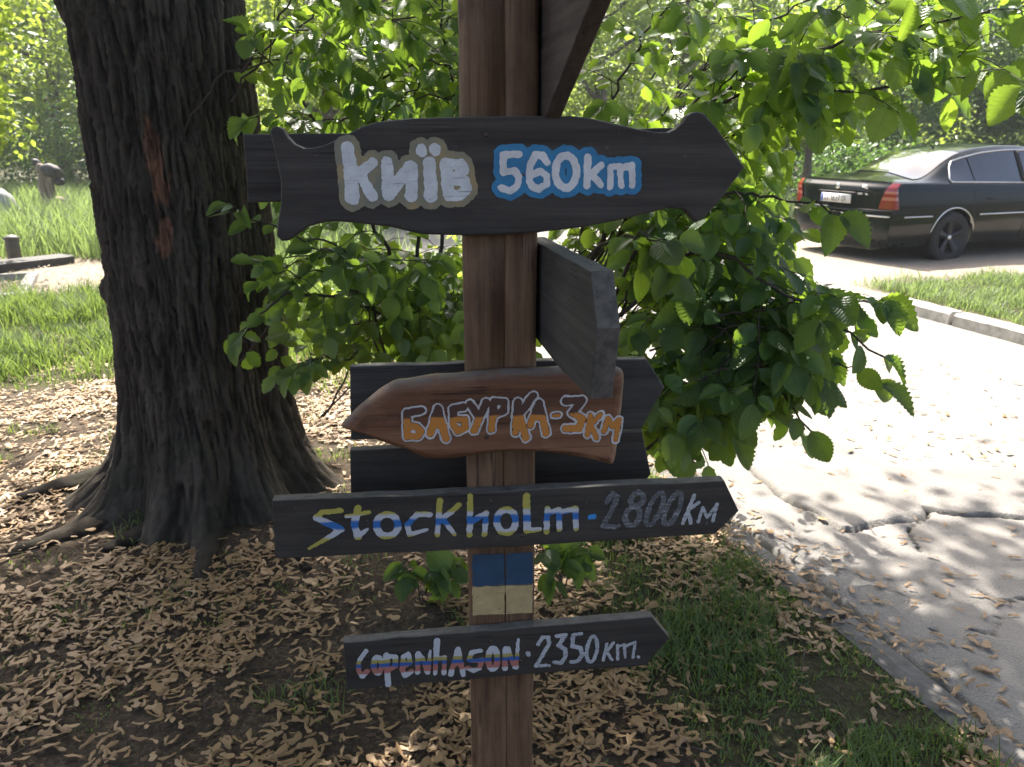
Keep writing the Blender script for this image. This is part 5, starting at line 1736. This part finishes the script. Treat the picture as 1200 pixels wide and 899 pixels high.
# ------------------------------------------------------------------ things on the left
def left_things():
    dk = simple('tarred timber', (0.035, 0.033, 0.032), 0.7, nscale=10, var=0.4, bstr=0.4)
    # dark low beam with a chamfered end
    a = gp(-60, 330); b = gp(88, 309)
    d = (b - a).normalized(); n = Vector((-d.y, d.x, 0))
    bm = bmesh.new(); prof = [(0, 0), (0, .15), (.03, .17), (.30, .17), (.33, .15), (.33, 0)]
    ra = [bm.verts.new(a + n * p + Vector((0, 0, z - .02))) for p, z in prof]
    rb = [bm.verts.new(b + n * p + Vector((0, 0, (z - .02) * .75))) for p, z in prof]
    for i in range(5): bm.faces.new((ra[i], ra[i + 1], rb[i + 1], rb[i]))
    bm.faces.new(ra[::-1]); bm.faces.new(rb)
    o = link('timber_beam', bm_mesh('timber_beam', bm), dk)
    tag(o, 'long dark beam lying along the litter strip left of the big trunk', 'beam')
    # short capped post behind it
    g = gp(17, 316) + n * 0.17 * 0; g = at(17, 300, a.y * 0.12 + b.y * 0.88 + 0.25)
    g.z = 0
    v, f = lathe([(0.0001, -.05), (.085, -.05), (.085, .24), (.078, .25), (.10, .255), (.10, .275), (.06, .30), (.0001, .315)], 20)
    v = v + np.array(g) + np.array([0, 0, .06])
    o = link('capped_stub', mesh_np('capped_stub', v, f, True), simple('grey metal stub', (0.10, 0.095, 0.085), 0.6, 0.2, nscale=20))
    tag(o, 'short round capped metal stub standing by the dark beam', 'bollard')
    # low concrete border of a bed
    bd = thing('bed_border', 'low concrete border around a bed of dry seeds at the left edge', 'border', tuple(gp(20, 345)))
    L0 = bd.location.copy()
    c0, c1, c2, c3 = gp(-60, 358), gp(32, 353), gp(46, 326), gp(-60, 331)
    for p, q in ((c0, c1), (c1, c2), (c2, c3)):
        d = (q - p).normalized(); nn = Vector((-d.y, d.x, 0)); bm = bmesh.new()
        r1 = [bm.verts.new(p - L0 + nn * s + Vector((0, 0, z))) for s, z in ((0, -.05), (0, .075), (.11, .08), (.11, -.05))]
        r2 = [bm.verts.new(q - L0 + nn * s + Vector((0, 0, z))) for s, z in ((0, -.05), (0, .078), (.11, .083), (.11, -.05))]
        for i in range(3): bm.faces.new((r1[i], r1[i + 1], r2[i + 1], r2[i]))
        bm.faces.new(r1[::-1]); bm.faces.new(r2)
        link('border_stone', bm_mesh('border_stone', bm), M['kerb'], bd)
    # carved wooden figure in the tall grass
    Yf = 17.0
    s = Yf / 940.0
    c = at(60, 262, Yf)
    root = thing('wooden_sculpture', 'weathered carved wooden post with a dark rounded cap in the tall grass', 'sculpture', (c.x, Yf, 0))
    wm = wood('grey sculpture wood', (0.10, 0.07, 0.05), (0.26, 0.20, 0.15), (0.40, 0.33, 0.27), 'z', rough=0.8)
    dm = simple('dark charred wood', (0.05, 0.045, 0.045), 0.7, nscale=6, var=0.5, bstr=0.4)
    for (px0, px1, x0, x1, top) in ((50.5, 60, 0, 0, 201), (59.5, 68.5, 0, 0, 199)):
        u0, u1 = at(px0, 240, Yf).x - c.x, at(px1, 240, Yf).x - c.x
        zt = at(60, top, Yf).z
        P = np.array([((u0 + u1) / 2 + (0.02 * math.sin(k)), 0.02 * math.cos(k * 2), zt * k / 7) for k in range(8)])
        v, f = tube(P, (u1 - u0) / 2 * np.array([1.35, 1.25, 1.15, 1.05, 1, 1, 1.05, 1.0]), 10)
        link('pillar', mesh_np('pillar', v, f, True), wm, root)
    def blob(name, px, py, rx, ry, rz, m, seed, tilt=0.0):
        p = at(px, py, Yf)
        bm = bmesh.new(); bmesh.ops.create_icosphere(bm, subdivisions=3, radius=1.0)
        for v_ in bm.verts:
            k = 1 + 0.35 * (float(vn(np.array([v_.co.x * 2 + seed]), np.array([v_.co.y * 2]), v_.co.z * 2)[0]) - 0.5)
            v_.co = Vector((v_.co.x * rx * s * k, v_.co.y * ry * s * k, v_.co.z * rz * s * k))
        bmesh.ops.rotate(bm, verts=bm.verts[:], matrix=Matrix.Rotation(tilt, 3, 'Y'))
        bmesh.ops.translate(bm, verts=bm.verts[:], vec=(p.x - c.x, p.y - Yf, p.z))
        return link(name, bm_mesh(name, bm, True), m, root)
    blob('carved_cap', 60, 200, 12, 10, 8, dm, 1, 0.25)
    blob('carved_head', 50, 198, 8, 7, 6, wm, 2, 0.5)
    blob('carved_ear', 43.5, 192, 4, 4, 6.5, dm, 3, -0.6)
    blob('carved_knob', 69.5, 213, 5.5, 5, 4.5, dm, 4)
    blob('carved_foot', 67, 236, 9, 7, 6, wm, 5)
    # boulder at the frame's edge
    p = gp(4, 262)
    bm = bmesh.new(); bmesh.ops.create_icosphere(bm, subdivisions=4, radius=1.0)
    for v_ in bm.verts:
        k = 1 + 0.3 * (float(vn(np.array([v_.co.x * 1.7]), np.array([v_.co.y * 1.7]), v_.co.z * 1.7)[0]) - 0.5)
        v_.co = Vector((v_.co.x * .34 * k, v_.co.y * .3 * k, max(-0.25, v_.co.z * .5 * k)))
    bmesh.ops.translate(bm, verts=bm.verts[:], vec=p + Vector((0, 0, .18)))
    o = link('boulder', bm_mesh('boulder', bm, True), simple('grey granite', (0.33, 0.33, 0.33), 0.8, nscale=12, var=0.4, bstr=0.5))
    tag(o, 'rounded grey boulder in the grass at the left edge', 'boulder')
left_things()

# ------------------------------------------------------------------ trees behind
def far_tree(name, label, X, Y, h, rad, zc, n, leaf, mat, seed, trunk_r=0.16, lean=(0, 0), clumps=70, group='trees behind the path', zmin=0.6, cat='tree', cl=0.105):
    g = float(gh(X, Y))
    root = thing(name, label, cat, (X, Y, g), group)
    r = np.random.default_rng(seed)
    top = np.array([lean[0], lean[1], zc + rad[2] * 0.3])
    P = catmull([(0, 0, -0.1), (lean[0] * .3 + r.normal(0, .05), lean[1] * .3, zc * .45), tuple(top)], 20)
    v, f = tube(P, np.linspace(trunk_r * 1.25, trunk_r * 0.35, 20), 12)
    link('trunk', mesh_np('trunk', v, f, True), M['far_bark'], root)
    for k in range(5):
        a = r.uniform(0, 2 * math.pi); q = P[int(r.uniform(8, 16))]
        e = q + np.array([math.cos(a) * rad[0] * .7, math.sin(a) * rad[1] * .7, r.uniform(.3, 1.0) * rad[2] * .5])
        v, f = tube(catmull([tuple(q), tuple((q + e) / 2 + np.array([0, 0, .15])), tuple(e)], 12), np.linspace(trunk_r * .4, .015, 12), 7)
        link('branch', mesh_np('branch', v, f, True), M['far_bark'], root)
    me = crown_mesh('crown', (lean[0], lean[1], zc), rad, n, leaf, seed, clumps, cl, None, zmin)
    o = link('crown', me, M[mat], root); o['kind'] = 'stuff'
    return root

FT = [
    # label, X, Y, radii, centre height, leaves, leaf size, material, trunk radius, lean
    ('bright tree with low drooping branches at the far left edge', -7.0, 9.9, (2.0, 2.0, 2.3), 3.4, 15000, .105, 'far_a', .12, (-.5, 0), 1.4),
    ('leafy tree behind the wooden sculpture', -14.5, 27.0, (4.4, 3.5, 4.2), 4.6, 14000, .20, 'far_a', .2, (0, 0), 0.9),
    ('yellow green tree just right of the big trunk', -3.9, 17.5, (3.2, 2.8, 3.4), 5.4, 14000, .15, 'far_a', .14, (0.3, 0), 1.9),
    ('sunlit tree behind the gap left of the post', -2.4, 22.0, (3.4, 3.0, 3.4), 5.2, 13000, .17, 'far_a', .15, (-0.4, 0), 1.6),
    ('tall pale tree with a leaning bare trunk right of the post', 2.9, 24.0, (3.6, 3.2, 3.2), 5.6, 12000, .17, 'far_b', .20, (-1.2, 0), 2.8),
    ('pale feathery tree behind the shrub', 5.4, 27.0, (4.0, 3.6, 4.2), 4.8, 15000, .17, 'far_b', .2, (0, 0), 0.7),
    ('dark dense tree behind the car roof', 10.8, 25.0, (4.2, 3.6, 3.2), 3.2, 20000, .16, 'far_c', .2, (0, 0), 0.3),
    ('blue green tree at the right edge behind the car', 16.2, 24.0, (4.2, 3.8, 3.6), 3.6, 20000, .16, 'far_c', .2, (0, 0), 0.3),
    ('pale tall tree above the dark one at the right', 14.0, 31.0, (5.0, 4.5, 5.0), 7.2, 18000, .20, 'far_b', .25, (0, 0), 2.0),
    ('light green young tree left of the car roof', 6.4, 18.0, (1.5, 1.4, 1.6), 2.9, 6000, .13, 'far_a', .09, (0, 0), 1.3),
    ('broad green tree far behind the post', 0.0, 33.0, (6.0, 5.0, 5.0), 6.5, 18000, .22, 'far_a', .25, (0, 0), 1.2),
    ('wide green tree far behind the meadow', -9.5, 31.0, (6.0, 5.0, 5.0), 6.0, 18000, .22, 'far_a', .25, (0, 0), 1.0),
    ('far dark tree left of the meadow', -20.0, 30.0, (6.0, 5.0, 5.0), 6.0, 14000, .24, 'far_c', .25, (0, 0), 0.8),
    ('far pale tree behind the car bonnet', 23.0, 32.0, (6.0, 5.0, 5.0), 6.0, 16000, .24, 'far_b', .25, (0, 0), 0.8),
    ('far tree at the end of the path', -6.0, 42.0, (8.0, 6.0, 6.0), 7.0, 14000, .30, 'far_b', .3, (0, 0), 0.8),
    ('far green tree behind the leaning trunk', 8.0, 40.0, (8.0, 6.0, 6.5), 7.0, 15000, .30, 'far_a', .3, (0, 0), 0.8),
]
for k, (lab, X, Y, rad, zc, n, leaf, mt, tr, ln, zm) in enumerate(FT):
    far_tree('background_tree', lab, X, Y, 0, rad, zc, n, leaf, mt, 500 + k, tr, ln, 70, 'trees behind the path', zm)

def far_wood():
    r = np.random.default_rng(61)
    n = 52000
    cx = r.uniform(-75, 75, 420); cy = 46 + r.random(420) * 16 + np.abs(cx) * 0.0; cz = r.random(420) ** 1.1 * (4.5 + 3.5 * vn(cx * 0.11, cx * 0))
    i = r.integers(0, 420, n)
    p = np.stack([cx[i] + r.normal(0, 1.7, n), cy[i] + r.normal(0, 1.5, n), np.abs(cz[i] + r.normal(0, 1.1, n)) + 0.1], -1)
    d = r.normal(0, 1, (n, 3)); nn = r.normal(0, 0.5, (n, 3)); nn[:, 2] += 0.8
    v, f = scatter(QUAD_V, QUAD_F, p, frames(d, nn), 0.55 * r.uniform(0.6, 1.3, n))
    o = link('far_wood', mesh_np('far_wood', v, f, False, np.repeat(np.clip(0.5 * r.random(n) + 0.5 * r.random(420)[i], 0, 1), 2)), M['far_a'])
    tag(o, 'distant wood closing the view behind the path and the meadow', 'wood', kind='stuff')
far_wood()

def haze():
    t = NT('thin glare haze')
    pv = t.n('VolumePrincipled')  # added air volume: pales the distance and imitates lens glare
    pv.inputs['Color'].default_value = (0.93, 0.96, 1.0, 1)
    pv.inputs['Density'].default_value = 0.0012
    pv.inputs['Anisotropy'].default_value = 0.35
    t.t.links.new(pv.outputs[0], t.out.inputs['Volume'])
    v, f = bx((-260, -260, -1.2), (260, 260, 17.5))
    o = link('haze', mesh_np('haze', v, f), t.m)
    tag(o, 'thin pale haze over the distance, added to imitate lens glare', 'haze', kind='stuff')
haze()

def hedge():
    r = np.random.default_rng(44)
    for k, (X, Y, w, h, lab, mt) in enumerate(((-3.0, 15.5, 1.3, .55, 'low leafy bush in the meadow right of the big trunk', 'far_a'), (1.2, 20.0, 1.8, .9, 'low bright bush beyond the end of the shrub', 'far_a'),
                                               (8.3, 19.5, 2.0, .8, 'dark bush behind the car boot', 'far_c'), (-0.2, 8.3, .55, .35, 'yellow green weeds right behind the post', 'far_a'), (-13.2, 23.5, 2.4, 1.5, 'dark leafy bush behind the wooden sculpture', 'far_c'), (-8.5, 24.0, 1.8, 1.0, 'pale green bush in the tall grass beside the sculpture', 'far_b'), (-5.2, 20.5, 1.8, 1.1, 'bright bush hidden behind the big trunk', 'far_a'), (-.8, 6.6, .5, .3, 'sunlit leafy weeds between trunk and post', 'far_a'))):
        root = thing('bush', lab, 'bush', (X, Y, 0), 'bushes in the background')
        v, f = tube([(0, 0, -.05), (0.02, 0, h * .5), (0, 0, h)], [.03, .02, .008], 7); link('stem', mesh_np('stem', v, f, True), M['far_bark'], root)
        o = link('crown', crown_mesh('crown', (0, 0, h), (w, w * .8, h), int(2500 * w + 600), .11 if Y > 9 else .075, 700 + k, 40, .2, None, 0.03), M[mt], root); o['kind'] = 'stuff'
hedge()
print('leaves', n1, n2)
